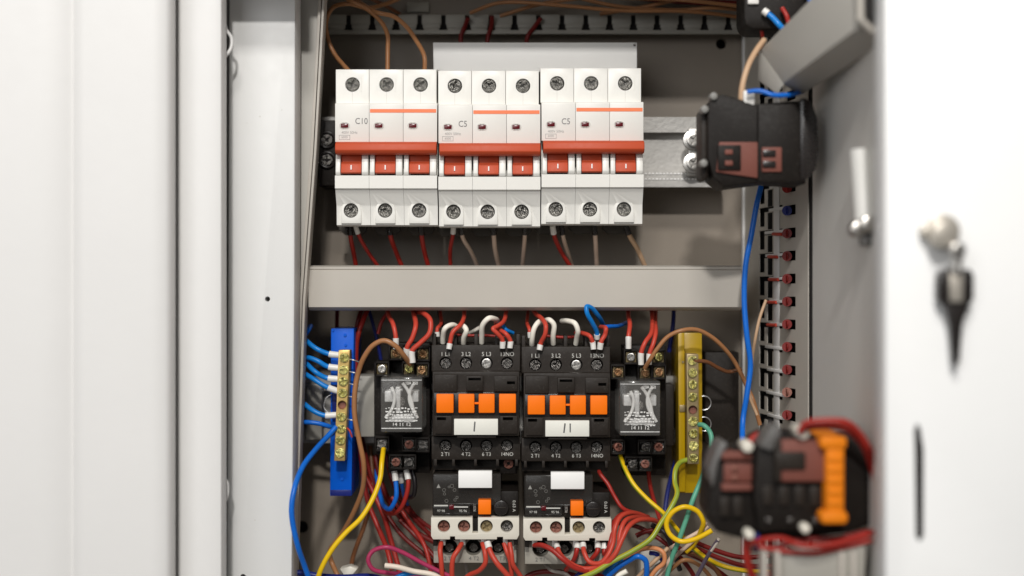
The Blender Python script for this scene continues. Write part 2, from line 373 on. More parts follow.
# tilted channel bracket
ch = empty('channel_bracket', P(820, 40, -0.1), 'light grey folded metal channel fixed high on the open inner door', 'bracket')
b = MB()
Fv = [P(759, 82, -.052), P(779, 95, -.072), P(783, 83, -.075), P(761, 50, -.055)]
Nv = [P(884, 44, -.150), P(872, 48, -.168), P(860, 27, -.170), P(856, -45, -.168)]
qf = [P(760, 50, -.055), P(783, 84, -.074), P(800, 96, -.060), P(790, 40, -.040)]
qn = [P(857, -48, -.150), P(859, 27, -.165), P(884, 44, -.150), P(886, -48, -.120)]
b.hexa(qf+qn, 0.0006); b.build('channel', 'paint_grey', ch)
b = MB(); b.hexa([P(758, 80, -.050), P(777, 94, -.070), P(784, 84, -.075), P(759.5, 49, -.055), P(757.5, 80, -.045), P(776.5, 94, -.065), P(783, 84, -.070), P(758.5, 49, -.050)], 0.0002); b.build('end_cap', 'paint_grey', ch)
b = MB(); b.tube([P(861, -30, -.166), P(861, 20, -.168), P(872, 31, -.166), P(885, 39, -.160)], 0.0018); b.build('rolled_lip', 'duct_grey', ch)
b = MB(); b.hexa([P(864, 18, -.170), P(886, 30, -.168), P(886, -30, -.168), P(864, -30, -.170), P(864, 18, -.160), P(886, 30, -.158), P(886, -30, -.158), P(864, -30, -.160)]); b.build('open_end', 'void', ch)

# white door at far right with lock and slot
yw = -0.186
wdr = empty('outer_door', P(960, 560, yw), 'white painted door leaf at the far right with a lock and a long dark slot', 'cabinet door')
b = MB(); b.box(885.5, -60, 1110, 640, yw, yw+0.018, 0.0012); pn = b.build('door_panel', 'paint_bright', wdr)
c = MB(yw); c.poly([(914, 430), (917, 423), (920.5, 428), (924, 450), (924, 536), (920.5, 543), (915.6, 536), (914.6, 450)], yw-.01, yw+.012); cut(pn, c)
b = MB(); b.box(908, 415, 930, 550, yw+0.0015, yw+0.010, 0); b.build('slot_shade', 'black_gloss', wdr)  # dark box behind the slot in place of its inner shade
lk = MB(); lk.cyl(944, 231, 17, yw-0.004, yw+0.001, 28, 0.001); lk.cyl(946, 234, 13, yw-0.012, yw-0.004, 24, 0.001, r2=14)
lko = lk.build('lock_barrel', 'nickel', wdr)
b = MB(); b.cyl(929, 231, 7, yw-0.006, yw, 16, 0.001); b.build('lock_cam', 'nickel', lko)
key = empty('key', P(955, 300, yw-0.02), 'small key with black plastic head hanging from the lock of the white door', 'key')
MB().cyl(959, 250, 8.0, yw-0.015, yw-0.012, 20, 0.0008).build('key_bow', 'steel', key)
MB().tube(sample([(959, 252, yw-.009), (957, 262, yw-.009), (956, 272, yw-.009)]), 0.0022).build('ring_link', 'steel', key)
b = MB(); b.poly([(938, 274), (943, 269), (950, 269), (950, 305), (943, 305), (938, 299)], yw-.0075, yw-.003, .0005)
b.poly([(963, 269), (970, 269), (974, 274), (974, 299), (969, 305), (963, 305)], yw-.0075, yw-.003, .0005)
b.poly([(944, 302), (970, 302), (963, 324), (960, 362), (956, 366), (953, 362), (950, 324)], yw-.007, yw-.004, .0005); b.build('key_head', 'black_gloss', key)
b = MB(); b.poly([(950, 272), (963, 272), (963, 302), (950, 302)], yw-.0085, yw-.006, .0003); b.build('key_plate', 'nickel', key)

# left door leaves, nearer than the flange
ld = empty('left_door', P(90, 560, -0.15), 'white painted folded door leaf at the far left edge, out of focus', 'cabinet door')
def xyp(px, y): return (xf(px, y), y)
prof = [xyp(-160, -.072), xyp(35, -.072), xyp(60, -.0705), xyp(73, -.0675), xyp(75, -.069), xyp(84, -.0695), xyp(150, -.0695), xyp(165, -.0685), xyp(171, -.066), xyp(174.5, -.061), xyp(175.5, -.053), xyp(165, -.04), xyp(-160, -.04)]
MB().zprism(prof, -0.3, 0.3).build('door_panel', 'paint_white', ld, smooth=50)
fr = empty('door_frame_strip', P(200, 560, -0.07), 'narrow white vertical frame strip between left door leaf and cabinet flange', 'frame')
prof = [xyp(168, -.0385), xyp(176.5, -.0395), xyp(178, -.046), xyp(179, -.049), xyp(182, -.051), xyp(215, -.051), xyp(221, -.050), xyp(226.3, -.044), xyp(226.5, -.021), xyp(165, -.021)]
MB().zprism(prof, -0.3, 0.3).build('strip', 'paint_white', fr, smooth=50)
b = MB(); b.tube(sample([(225, 24, -.040), (226.5, 30, -.040), (231.5, 38, -.039), (231, 48, -.039), (225, 57, -.040)]), 0.0008); b.build('sealant_bead', 'paint_white', fr)
b = MB(); b.tube(sample([(223, 476, -.040), (227, 482, -.040), (228, 490, -.039), (226, 500, -.039), (223, 506, -.040)]), 0.0007); b.build('sealant_bead', 'paint_white', fr)
# dark joint between strip and flange
MB().wbox(xf(222, -.02), -0.0195, -0.3, xf(229.5, -.02), -0.012, 0.3, 0).build('joint_gap', 'dark_bracket', cab)

# ================================================================== WIRING DUCTS
td = empty('wiring_duct', P(520, 10, 0.05), 'open grey slotted wiring duct along the top, its toothed bottom wall above the breakers', 'wiring duct', 'horizontal wiring ducts')
zf = P(0, 14, 0.03).z
b = MB(); k3 = S*(D+.03)/D
slots = [348.4+23.75*i for i in range(-2, 18)]
b = MB()
for x0, x1 in zip(slots, slots[1:]):
    x1 = min(x1, 743)
    if x1-x0 < 8: continue
    b.box(x0+2.2, 14.5, x1-2.2, 24.5, .060, .0615, .0004); b.box(x0+4.2, 24, x1-4.2, 30.5, .0603, .0615, .0001)
    b.box(x0+3.2, 23.5, x1-3.2, 28, .0596, .0613, .0004)
b.box(slots[0], 30, 741, 34, .0600, .0618, .0002); b.build('toothed_wall', 'duct_dark', td)
MB().box(slots[0], 15.5, 741, 32, .0640, .0650, 0).build('cavity_shade', 'void', td)  # black sheet standing in for the shaded inside of the duct
MB().box(slots[0], -60, 741, 15.2, .0715, .0735, 0).build('rear_wall', 'paint_plate', td)
b = MB(); b.box(407, 2, 429, 12, 0.0690, 0.0712, .0004); b.build('cable_tie_base', 'relay_grey', td)

mdt = empty('wiring_duct', P(520, 288, 0.03), 'closed light grey wiring duct cover crossing between the breakers and the contactors', 'wiring duct', 'horizontal wiring ducts')
b = MB(); b.xprism([(265.5, .012), (267, .008), (269, .008), (269.6, .0086), (270.5, .008), (307, .008), (309.5, .010), (310.5, .014), (310.5, .0304), (265.5, .0304)], 308.5, 741.5, .008, 0)
b.build('cover', 'duct_grey', mdt)
MB().box(309, 268, 741, 308, 0.031, 0.034, 0).build('channel', 'duct_dark', mdt)
# pale strip behind the breakers
b = MB(); b.hexa([P(433.5, 72, .030), P(637, 72, .030), P(637, 42.5, .030), P(433, 42.5, .030), P(433.5, 72, .034), P(637, 72, .034), P(637, 42.5, .034), P(433, 42.5, .034)], 0.0004)
o = b.build('cover_plate', 'label_white'); o.data.materials[0] = mat('plate_pale', (0.70, 0.69, 0.67), 0.45, var=0.03, bump=0.1); tag(o, 'plain pale grey plate standing behind the top of the second and third breakers', 'plate')
MB().cyl(634.5, 45, 1.3, .0296, .031, 12).build('rivet', 'steel_dark', o)

# ================================================================== DIN RAILS
def rail(x0, x1, t, bt, y, label, grp):
    h = bt-t
    r = empty('mounting_rail', P((x0+x1)/2, (t+bt)/2, y+.01), label, 'rail', grp)
    b = MB(); b.xprism([(t, y), (t+h*.22, y), (t+h*.22, y+.007), (t+h*.78, y+.007), (t+h*.78, y), (bt, y), (bt, y+.001), (t+h*.78+1.5, y+.001), (t+h*.78+1.5, y+.008), (t+h*.22-1.5, y+.008), (t+h*.22-1.5, y+.001), (t, y+.001)], x0, x1, y)
    ro = b.build('profile', 'zinc', r); return r
r1 = rail(322, 726, 117, 187, .048, 'zinc mounting rail that carries the three circuit breakers', 'steel mounting rails')
# speckled bright perforation of the lower brim
b = MB()
x = 645
while x < 725:
    for py in (173.5, 179.0): b.box(x, py-0.7, x+1.6+random.random(), py+0.7, .0474, .0482, 0)
    x += 3.6
b.build('brim_perforation', 'label_pure', r1)
rail(300, 678, 376, 443, .052, 'lower zinc mounting rail behind the relays and contactors', 'steel mounting rails')
for px, py, nm in ((693, 140, 'upper'), (693, 163, 'lower')):
    e = empty('screw', P(px, py, .03), ('%s of the two bright cross-head screws beside the black switch block' % nm), 'screw', 'rail end screws')
    MB().cyl(px, py, 10, .0375, .040, 28, .0003).build('washer', 'steel', e)
    s_ = screw(px+1, py, .0368, 7.6, 'steel', e, 'screw_head', rot=0.5)
b = MB(); b.box(688, 128, 712, 176, .041, .055, .001); o = b.build('end_stop', 'zinc'); tag(o, 'zinc end stop clamped on the upper rail behind two bright screws', 'clamp')
e = empty('end_clamp', P(325, 150, .04), 'dark plastic end clamp with two black screws left of the first breaker', 'clamp')
MB().box(318, 120, 336, 186, .030, .06, .001).build('clamp_body', 'black_plastic', e)
for py in (140, 160): MB().ring(327, py, 7.5, 1.3, .029).build('screw_rim', 'black_gloss', e); screw(327, py, .0295, 6, 'steel_dark', e, 'screw')

# ================================================================== CIRCUIT BREAKERS
GB = 'white three-pole circuit breakers'
br = empty('circuit_breaker', P(386, 226, .03), 'white three-pole breaker marked C10, leftmost of the row of three', 'circuit breaker', GB)
YT = .0065   # terminal-section front
def rb(a, b_, y, bev=.0003): pass
b = MB(); bx = [335, 369.2, 403.2, 437.2]
for i in range(3):
    x0, x1 = bx[i]+.12, bx[i+1]-.12
    # top terminal shoulder
    b.xprism([(69.5, YT), (104, YT), (104, .058), (69.5, .058)], x0+(.7 if i == 0 else .05), x1-(.7 if i == 2 else .05), YT, .00015)
    # nose: flat front down to the toggle recess
    b.xprism([(103.2, .0006), (104.5, 0), (142, 0), (142, .02), (103.2, .02)], x0, x1, 0, .0002)
    # recess floor and lower ridge with sloping underside
    b.xprism([(142, .008), (175, .008), (175.5, -.0006), (188.3, -.0006), (189.3, .0008), (205, .0062), (206.5, YT), (225, YT+.0008), (226.5, YT+.004), (226.5, .058), (142, .058)], x0, x1, 0, 0)
    # cheeks either side of each toggle
    for c0, c1 in ((x0+.7, bx[i]+5.6), (bx[i+1]-7.3, x1-.7)):
        b.xprism([(154, -.0002), (172, -.0016), (175.5, -.0008), (175.5, .008), (154, .008)], c0, c1, 0, .0004)
    # raised pad round each lower screw
    cx = (bx[i]+bx[i+1])/2-1
    b.cyl(cx, 210.5, 10.0, YT-.0007, YT+.004, 28, .0003); b.box(cx-10, 211, cx+10, 223.5, YT-.0007, YT+.004, .0003)
    b.box(cx+9.5, 77, cx+10.4, 91, YT-.0003, YT+.001, 0)
body = b.build('housing', 'breaker_white', br)
c = MB(YT)
for i in range(3):
    cx = (bx[i]+bx[i+1])/2
    c.cyl(cx+.4, 84.5, 7.3, YT-.02, YT+.007, 24); c.cyl(cx-1, 210.5, 7.3, YT-.02, YT+.007, 24)
cut(body, c)
cxs = lambda i: (bx[i]+bx[i+1])/2
for i in range(3):
    for wx, wy in ((cxs(i)+.4, 84.5), (cxs(i)-1, 210.5)):
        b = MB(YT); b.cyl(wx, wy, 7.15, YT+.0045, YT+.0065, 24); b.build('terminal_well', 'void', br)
for i in range(3):
    cx = (bx[i]+bx[i+1])/2
    screw(cx+.5, 84.7, YT+.0019, 6.7, 'steel_screw', br, 'terminal_screw', tilt=.07, cross=.36); screw(cx-.9, 210.7, YT+.0019, 6.7, 'steel_screw', br, 'terminal_screw', tilt=.07, cross=.36)
MB().box(370, 109, 436.2, 112.6, -.00015, .0005, 0).build('orange_stripe', 'breaker_orange', br)
for i in range(3):
    cx = bx[i]+9.5
    MB().cyl(cx-2, 125.6, 3.3, -.0003, .001, 16).box(cx-2, 122.4, cx+2, 128.8, -.0003, .001, 0).cyl(cx+2, 125.6, 3.3, -.0003, .001, 16).build('window_bezel', 'bezel', br)
    MB().box(cx-3.9, 123.4, cx+3.9, 127.8, -.0006, .001, .0004).build('indicator_window', 'window_red', br)
b = MB(); b.text('400V 50Hz', 349.5, 132.6, 2.6, -.00012, sx=.95); b.text('6000', 344.5, 137.3, 2.2, -.00012)
for q in ((339, 135, 350, 135.4), (339, 139.4, 350, 139.8), (339, 135, 339.4, 139.8), (349.6, 135, 350, 139.8)): b.box(*q, -.00012, .0005, 0)
b.build('fine_print', 'ink_faint', br)
MB().text('C10', 361.4, 121.3, 6.0, -.00012, sx=.88).build('rating_marking', 'ink_soft', br)
b = MB()
for i in range(3): b.box(bx[i]+17.2, 92, bx[i]+17.5, 103, YT-.00012, YT+.001, 0)
b.build('moulding_line', 'bezel', br)
for i in range(3):
    t0 = bx[i]+6; t1 = bx[i+1]-7.8
    b = MB(); b.xprism([(153, .001), (162, .0015), (163, .0005), (172.5, -.0012), (173.8, .0), (173.8, .008), (153, .008)], t0, t1, 0, .0003); tg = b.build('toggle', 'toggle_red', br)
    MB().poly([((t0+t1)/2-.7, 165), ((t0+t1)/2+.5, 165), ((t0+t1)/2+.5, 169.5), ((t0+t1)/2-.7, 169.5)], -.0013, .001).build('on_mark', 'label_pure', tg)
b = MB(); b.xprism([(141.8, -.004), (143.6, -.0062), (150, -.0070), (153.5, -.0055), (154.8, -.003), (154.8, .002), (141.8, .002)], 335.6, 436.6, -.004, .0004); b.build('handle_bar', 'toggle_red', br, smooth=60)
for i in range(3):
    x0 = bx[i]+4; MB().poly([(x0, 226), (x0+27, 226), (x0+27, 230), (x0+22, 235), (x0+6, 235), (x0, 230)], YT+.036, YT+.042, .0003).build('rail_clip', 'dark_clip', br)
def retext(root, name, builder, m):
    for ch_ in root.children:
        if ch_.name.split('.')[0] == name:
            n = builder.build('tmp', m); me = n.data; me.transform(Matrix.Translation(Vector(n.location)-wloc(root)))
            ch_.data = me; me.name = name; bpy.data.objects.remove(n)
for i, (dxp, dyp, lb) in enumerate(((103.3, 1.3, 'white three-pole breaker marked C5 in the middle, between two others'), (206.4, -1.2, 'white three-pole breaker marked C5 at the right end of the row, beside bare rail'))):
    c_ = copy_tree(br); c_.location = Vector(br.location)+Vector((dxp*S, 0, -dyp*S)); c_['label'] = lb
    retext(c_, 'rating_marking', MB().text('C5', 359.5+dxp, 122.8+dyp, 6.0, -.00012, sx=.88), 'ink_soft')

# ================================================================== CONTACTORS
GC = 'black motor contactors side by side'
ct = empty('contactor', P(476, 462, .03), 'black contactor with four orange tabs and a white tag marked I', 'contactor', GC)
b = MB(); YB = .009
b.box(431.5, 345, 520.5, 372, YB, .055, .0005)            # upper terminal deck
b.box(432.5, 371.5, 519.5, 436, 0.0, .055, .0006)         # middle
b.box(431.5, 436.5, 520.5, 460, YB, .055, .0005)          # lower deck
b.box(433, 459, 519, 470, YB+.010, .055, .0003)
for i in range(5): b.box(432.2+i*21, 334+(i % 2), 436+i*21, 346, YB+.003, .03, .0003)
for x in (434, 452, 474, 496, 515): b.box(x, 459, x+3, 466, YB, .03, .0003)
b.box(434, 374.5, 457, 392, -.0025, .01, .0004); b.box(466, 376, 483, 391, -.0035, .01, .0004); b.box(494, 376, 517.5, 391.5, -.0025, .01, .0004)
b.box(435, 416, 452, 434, -.0012, .01, .0004); b.box(500, 416, 517.5, 434, -.0012, .01, .0004); b.box(457, 436, 496, 438, -.001, .01, .0002)
bd = b.build('housing', 'contactor_black', ct)
SX = [445.5, 466, 486.5, 507]
c = MB(YB)
for x in SX: c.cyl(x, 363, 6.2, -.02, YB+.006, 20); c.cyl(x, 445.5, 6.2, -.02, YB+.006, 20)
cut(bd, c); c = MB(0.0); c.box(507, 381, 515, 384, -.01, .004, 0); c.box(437, 417, 446, 420, -.01, .006, 0); c.box(503, 417, 513, 420, -.01, .006, 0); c.box(468.5, 377.5, 481, 380, -.01, .002, 0)
cut(bd, c); c = MB(YB)
for i, x in enumerate(SX): c.box(x-7, 336, x+8, 349.3, YB+.003, .022, 0)
cut(bd, c)
for x in SX:
    screw(x, 363.5, YB+.0024, 5.4, 'steel_dark' if x != SX[2] else 'steel', ct, 'terminal_screw', tilt=.15, cross=.4); screw(x, 446, YB+.0024, 5.4, 'steel_dark', ct, 'terminal_screw', tilt=.15, cross=.4)
for x0, x1 in ((436.3, 453.6), (458.4, 474.4), (478.6, 494.6), (499, 516)): MB().box(x0, 394, x1, 413, -.0030, .004, .0005).build('orange_tab', 'orange_key', ct)
MB().box(474, 402.3, 479, 404.3, -.0016, .001, .0002).build('tab_link', 'orange_key', ct)
b = MB(); b.box(434, 392.5, 518.5, 415.2, -.0004, .001, .0002); b.build('tab_surround', 'black_gloss', ct)
tgp = MB().box(454, 419, 498, 435, -.0028, 0.0, .0003).build('name_tag', 'label_white', ct)
MB().poly([(474.2, 421.5), (475.6, 421.8), (474.8, 431.5), (473.4, 431.2)], -.00293, -.0025).build('pen_mark', 'ink', ct)
b = MB()
for x, t in zip(SX, ('1 L1', '3 L2', '5 L3', '13NO')): b.text(t, x, 354.3, 4.1, YB-.00012, sx=.95)
b.build('terminal_markings', 'ink_white', ct); b = MB()
for x, t in zip(SX, ('2 T1', '4 T2', '6 T3', '14NO')): b.text(t, x, 454.3, 3.6, YB-.00012, sx=.95)
b.build('terminal_markings', 'ink_white', ct)
c2 = copy_tree(ct); c2.location = Vector(ct.location)+Vector((91*S, 0, -1.6*S)); c2['label'] = 'black contactor with four orange tabs and a white tag marked II'
retext(c2, 'pen_mark', MB().poly([(478.5+91, 423.5), (479.9+91, 423.5), (479.8+91, 432.5), (478.6+91, 432.2)], -.00293, -.0025).poly([(473.3+91, 423.3), (474.8+91, 423.5), (473.6+91, 433.0), (472.2+91, 432.8)], -.00293, -.0025), 'ink')
# small auxiliary screw below the first contactor
e = empty('auxiliary_terminal', P(508, 464, .02), 'small dark terminal screw hanging under the right corner of the contactor tagged I', 'terminal')
MB().box(500, 458, 517, 474, .017, .03, .0006).build('terminal_body', 'black_plastic', e); screw(508.5, 463.5, .0165, 5.2, 'screw_rust', e, 'terminal_screw')

# ================================================================== OVERLOAD RELAYS
GO = 'thermal overload relays under the contactors'
ov = empty('overload_relay', P(476, 563, .02), 'overload relay with clear cover and cream terminal strip below the contactor tagged I', 'overload relay', GO)
b = MB(); b.box(432.5, 474.5, 501, 517, .004, .045, .0006); b.box(500.5, 491, 518.5, 517, .0035, .045, .0008); b.box(434, 516, 518, 540, .006, .045, .0003)
b.box(433, 536, 437, 546, .0, .02, .0003); b.box(514, 536, 518, 545, 0, .02, .0003)
b.build('housing', 'black_plastic', ov)
b = MB(); b.box(433, 474, 501, 505.5, -.0015, .0035, .0006); b.box(433, 505.8, 470, 515, -.0012, .003, .0004); b.build('clear_cover', 'clear_smoke', ov)
b = MB(); b.poly([(436.5, 488), (440.5, 488), (438.5, 484)], .0034, .0041)
for x, y, s_ in ((444, 490, 1.6), (444.5, 494, 1.2), (452, 486, 1.8), (454.5, 490, 1.5), (446.5, 501, 1.6), (457, 497.5, 1.2), (455, 500, 1.2), (449, 487, 1)): b.ring(x, y, s_*1.0, .28, .0039, 12, 4)
b.text('RESET', 476.0-1.2, 507.5, 2.6, .0034, rot=-math.pi/2, sx=.8); b.text('0.63 A', 514, 506, 3.0, .0030, rot=math.pi/2, sx=1)
b.text('97 98', 441, 511, 2.4, -.00135); b.text('95 96', 463, 511, 2.4, -.00135)
b.build('printing', 'ink_white', ov)
MB().box(434, 505.0, 448, 506.3, -.0018, -.001, 0).box(452, 506.5, 468, 507.6, -.0018, -.001, 0).build('white_line', 'ink_white', ov)
MB().box(449, 505, 454, 509.5, -.0020, .002, .0003).build('trip_flag', 'window_red', ov)
MB().box(458.4, 471, 492, 488, -.0035, .001, .0003).build('blank_label', 'label_pure', ov)
MB().box(478.2, 500, 491, 514.5, -.0036, .006, .0004).build('orange_button', 'orange_key', ov)
b = MB(); b.cyl(501, 508, 7.5, -.001, .006, 24, .0006); dl = b.build('setting_dial', 'black_gloss', ov); MB().box(496, 507.2, 506, 508.6, -.0014, 0, .0001).build('dial_slot', 'contactor_black', dl)
b = MB(); b.poly([(431, 517.5), (472.5, 517.5), (472.5, 533.5), (478, 533.5), (478, 517.5), (519.2, 517.5), (519.2, 535), (517, 539.5), (503, 539.5), (503, 537), (497, 537), (497, 539.5), (455, 539.5), (455, 536.5), (450, 536.5), (450, 539.5), (433, 539.5), (431, 536)], -.0020, .008, .0003)
tso = b.build('terminal_strip', 'cream', ov)
c = MB(-.002); HX = [443.8, 464, 486.5, 506.8]
for x in HX: c.cyl(x, 526.2, 6.3, -.02, .005, 22)
cut(tso, c)
for x, m_ in zip(HX, ('screw_rust', 'screw_rust', 'brass_dull', 'steel_dark')): screw(x, 526.4, .0022, 5.6, m_, ov, 'terminal_screw', tilt=.1)
b = MB(); b.box(433.5, 540, 516.5, 563, .006, .045, .0005); bs = b.build('contact_base', 'relay_grey', ov)
c = MB(.006)
for x in (449.5, 473.5, 498): c.cyl(x, 547.5, 8.2, -.02, .020, 24)
cut(bs, c)
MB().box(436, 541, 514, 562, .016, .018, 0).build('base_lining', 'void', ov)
b = MB()
for x in (449.5, 473.5, 498): b.cyl(x, 547.5, 4.2, .012, .0165, 12)
b.build('deep_terminal', 'steel_dark', ov)
b = MB()
for x, t in ((449, '2 T1'), (474, '4 T2'), (500, '6 T3')): b.text(t, x, 558.6, 3.8, .0058)
b.build('terminal_markings', 'ink', ov)
MB().box(440, 538.5, 445.5, 545.5, .001, .008, .0003).box(460, 538.5, 465.5, 545.5, .001, .008, .0003).box(481, 538.5, 486.5, 546, .001, .008, .0003).box(503, 538.5, 508, 545.5, .001, .008, .0003).build('clamp_tongue', 'zinc', ov)
o2 = copy_tree(ov); o2.location = Vector(ov.location)+Vector((92*S, 0, -1.2*S)); o2['label'] = 'overload relay with clear cover and cream terminal strip below the contactor tagged II'

# ================================================================== PLUG-IN RELAYS ON SOCKETS
def relay(xo, yo, sx_, sy_, rx0, ry0, rx1, ry1, tops, bots, side):
    so = empty('relay_socket', P(402+xo, 475, .04), 'black screw socket carrying the clear relay %s the two contactors' % side, 'relay socket', 'relay sockets')
    b = MB(); b.box(374+xo, 362+yo, 430+xo, 454+yo, .026, .052, .0006); b.box(388+xo, 343+yo, 430+xo, 366+yo, .030, .052, .0005); b.box(388+xo, 450+yo, 430+xo, 473+yo, .030, .052, .0005)
    for x, y in tops+bots:
        b.box(x-7, y-7.5, x+7, y-5.4, .014, .03, .0002); b.box(x-7.2, y-7, x-5.8, y+7, .014, .03, .0002); b.box(x+5.8, y-7, x+7.2, y+7, .014, .03, .0002); b.box(x-7, y+5.5, x+7, y+7.5, .014, .03, .0002); b.box(x-6.9, y-7, x+6.9, y+7, .019, .03, 0)
    b.build('socket_body', 'black_plastic', so)
    cl = ['screw_copper', 'screw_gold', 'screw_copper', 'steel', 'screw_copper']
    for i, (x, y) in enumerate(tops+bots):
        MB().box(x-5.2, y-5.2, x+5.2, y+5.4, .0165, .019, .0003).build('clamp_plate', 'brass_dull' if i < 5 else 'steel_dark', so)
        screw(x, y, .0152, 4.4, cl[(i*3+len(side)) % 5] if i < 5 else ('screw_rust' if (i+len(side)) % 2 else 'steel_dark'), so, 'terminal_screw', tilt=.2, cross=.45)
    re = empty('relay', P((rx0+rx1)/2, ry1, 0), 'small clear-cased relay with white contact leads inside, %s the two contactors' % side, 'relay', 'clear relays plugged into sockets')
    b = MB(); b.box(rx0, ry0, rx1, ry1, -.012, .024, .0010); b.build('clear_case', 'clear_case', re)
    w_ = rx1-rx0; h_ = ry1-ry0
    b = MB(); b.box(rx0+2.5, ry0+3, rx1-2.5, ry1-3, .006, .023, .0005); b.build('inner_block', 'black_plastic', re)
    b = MB()
    b.box(rx0+4, ry0+14, rx0+13, ry0+25, -.004, .008, .0006); b.box(rx1-13, ry0+14, rx1-4, ry0+25, -.004, .008, .0006); b.box(rx0+6, ry0+38, rx1-6, ry1-11, -.005, .008, .0005); b.box(rx0+15, ry0+10, rx0+20, ry0+36, -.003, .008, .0005)
    b.build('coil_frame', 'mech_grey', re)
    b = MB(); b.cyl(rx0+w_*.45, ry0+25, 6, -.002, .008, 20, .001); b.build('armature', 'steel_dark', re)
    for pth in ([(rx0+11, ry0+10), (rx0+14, ry0+18), (rx0+13, ry0+28), (rx0+9, ry0+36), (rx0+5, ry0+41)], [(rx0+22, ry0+6), (rx0+27, ry0+13), (rx0+31, ry0+24), (rx0+33, ry0+33), (rx0+37, ry0+41)], [(rx1-8, ry0+6), (rx1-12, ry0+13), (rx1-13, ry0+24), (rx1-7, ry0+38)]):
        MB().tube(sample([(x, y, -.008) for x, y in pth]), .00085, 8).build('contact_lead', 'lead_white', re)
    b = MB(); yy = -.01225
    b.text('10A 250', rx1-11, ry0+6.3, 3.2, yy, sx=.8)
    rnd = random.Random(3)
    for j in range(5):
        x = rx0+5
        while x < rx1-7:
            l_ = rnd.uniform(.6, 3.0); q_ = rnd.uniform(-.5, .5); b.box(x, ry0+31+j*3.1+q_, x+l_, ry0+31.6+j*3.1+q_+rnd.uniform(0, .9), yy, yy+.0001, 0); x += l_+rnd.uniform(.7, 1.8)
    b.box(rx0+5, ry1-11.5, rx1-5, ry1-10.9, yy, yy+.0001, 0); b.text('14 11 12', rx0+w_*.5, ry1-8, 3.4, yy, sx=1.1); b.text('NO COM', rx0+w_*.36, ry0+13, 2.3, yy)
    b.build('case_printing', 'lead_white', re)
    b = MB(); b.box(rx0+1, ry1-4.5, rx1-1, ry1-3.7, yy+.0001, -.0115, 0); b.box(rx0+.8, ry0+2.8, rx1-.8, ry0+3.4, yy+.0001, -.0115, 0); b.build('case_rib', 'mech_grey', re)
relay(0, 0, 1, 1, 380.5, 377, 422.5, 432.5, [(396, 353), (423, 354), (382, 369), (409, 369), (422, 370)], [(382, 444), (409, 444.5), (422.5, 445), (396, 462), (409, 462)], 'left of')
relay(236, 2.5, 1, 1, 619.5, 381, 660.5, 436, [(631, 357), (658.5, 357), (618, 372), (645, 373), (659, 372)], [(618, 447), (645, 447), (658.5, 447), (632, 464), (645, 464)], 'right of')
e = tag(MB().box(354, 376, 376, 437, .030, .052, .0008).build('end_stop', 'duct_dark'), 'grey plastic end stop between the blue terminal bar and the left relay', 'clamp')
e = tag(MB().box(663, 384, 674, 446, .036, .052, .0008).build('end_stop', 'contactor_black'), 'dark end stop between the right relay and the yellow terminal bar', 'clamp')
e = tag(MB().box(705, 352, 739, 444, .052, .068, .001).build('shade_bracket', 'contactor_black'), 'added dark box standing in for shade between the yellow bar and the slotted wall', 'bracket')  # bracket box added dark where the plate behind lies in shade
e = tag(MB().box(306, 384, 322, 440, .044, .052, .0008).build('rail_foot', 'duct_dark'), 'grey rail foot behind the blue wires at the left cabinet edge', 'clamp')

# ================================================================== TERMINAL BARS
def bar(name, label, m, basepoly, ridge, brass, xs, ys, hole, mb, holes_m):
    r = empty(name, P(basepoly[2][0], basepoly[2][1], .03), label, 'terminal bar', 'screw terminal bars')
    b = MB(); b.poly(basepoly, .022, .060, .0004); bo = b.build('base', m, r)
    if ridge: MB().poly(ridge, .018, .0235, .0004).build('side_ridge', m, r)
    b = MB(); b.poly(brass, .010, .0195, .0004); bb = b.build('brass_bar', mb, r)
    c = MB(.010)
    for x, y in zip(xs, ys): c.cyl(x, y, 4.6, -.01, .0135, 18)
    cut(bb, c)
    for i, (x, y) in enumerate(zip(xs, ys)):
        if i == hole:
            MB().cyl(x, y, 3.8, .0125, .0136, 16).build('empty_hole', 'screw_rust', r)
            continue
        screw(x, y, .0102, 5.0, holes_m, r, 'screw', tilt=.22, cross=.42)
    return r, bo
ys = [358, 370, 381.5, 393, 405, 417, 429, 440.5, 453]
xs = [344.3-.045*(y-358) for y in ys]
r_, bo = bar('blue_terminal_bar', 'upright brass terminal bar on a bright blue plastic base', 'bar_blue', [(331, 328.5), (354, 328.5), (351.5, 496), (330, 496)], None, [(338.5, 350), (350, 350), (345, 461), (334, 461)], xs, ys, 4, 'brass', 'screw_gold')
MB().box(330.5, 490, 351, 496, .0215, .024, .0002).box(332, 385, 337, 420, .0205, .024, .0004).build('lower_step', 'w_navy', r_)
MB().cyl(345, 335, 1.6, .0213, .0225, 12).cyl(345.5, 345, 1.4, .0213, .0225, 12).cyl(333, 330.5, 1, .0213, .0225, 12).cyl(342, 479, 1.5, .0213, .0225, 12).build('moulded_stud', 'bar_blue', r_)
ys = [360.5, 373, 384.5, 397, 410, 421.5, 433.5, 446, 458]
xs = [692.3+.012*(y-360) for y in ys]
r_, bo = bar('yellow_terminal_bar', 'upright brass terminal bar on a yellow plastic base, beside the right relay', 'bar_yellow', [(679, 333), (702, 333), (702.5, 493), (680, 493)], [(678, 333), (684.5, 333), (685.5, 492), (679, 492)], [(686.5, 354), (698.5, 354), (699, 464), (687.5, 464)], xs, ys, 4, 'brass_dull', 'screw_gold')
MB().box(679.5, 405, 685, 412, .0172, .0185, .0003).cyl(683, 362, 1.2, .0172, .019, 10).build('ridge_notch', 'brass_dull', r_)

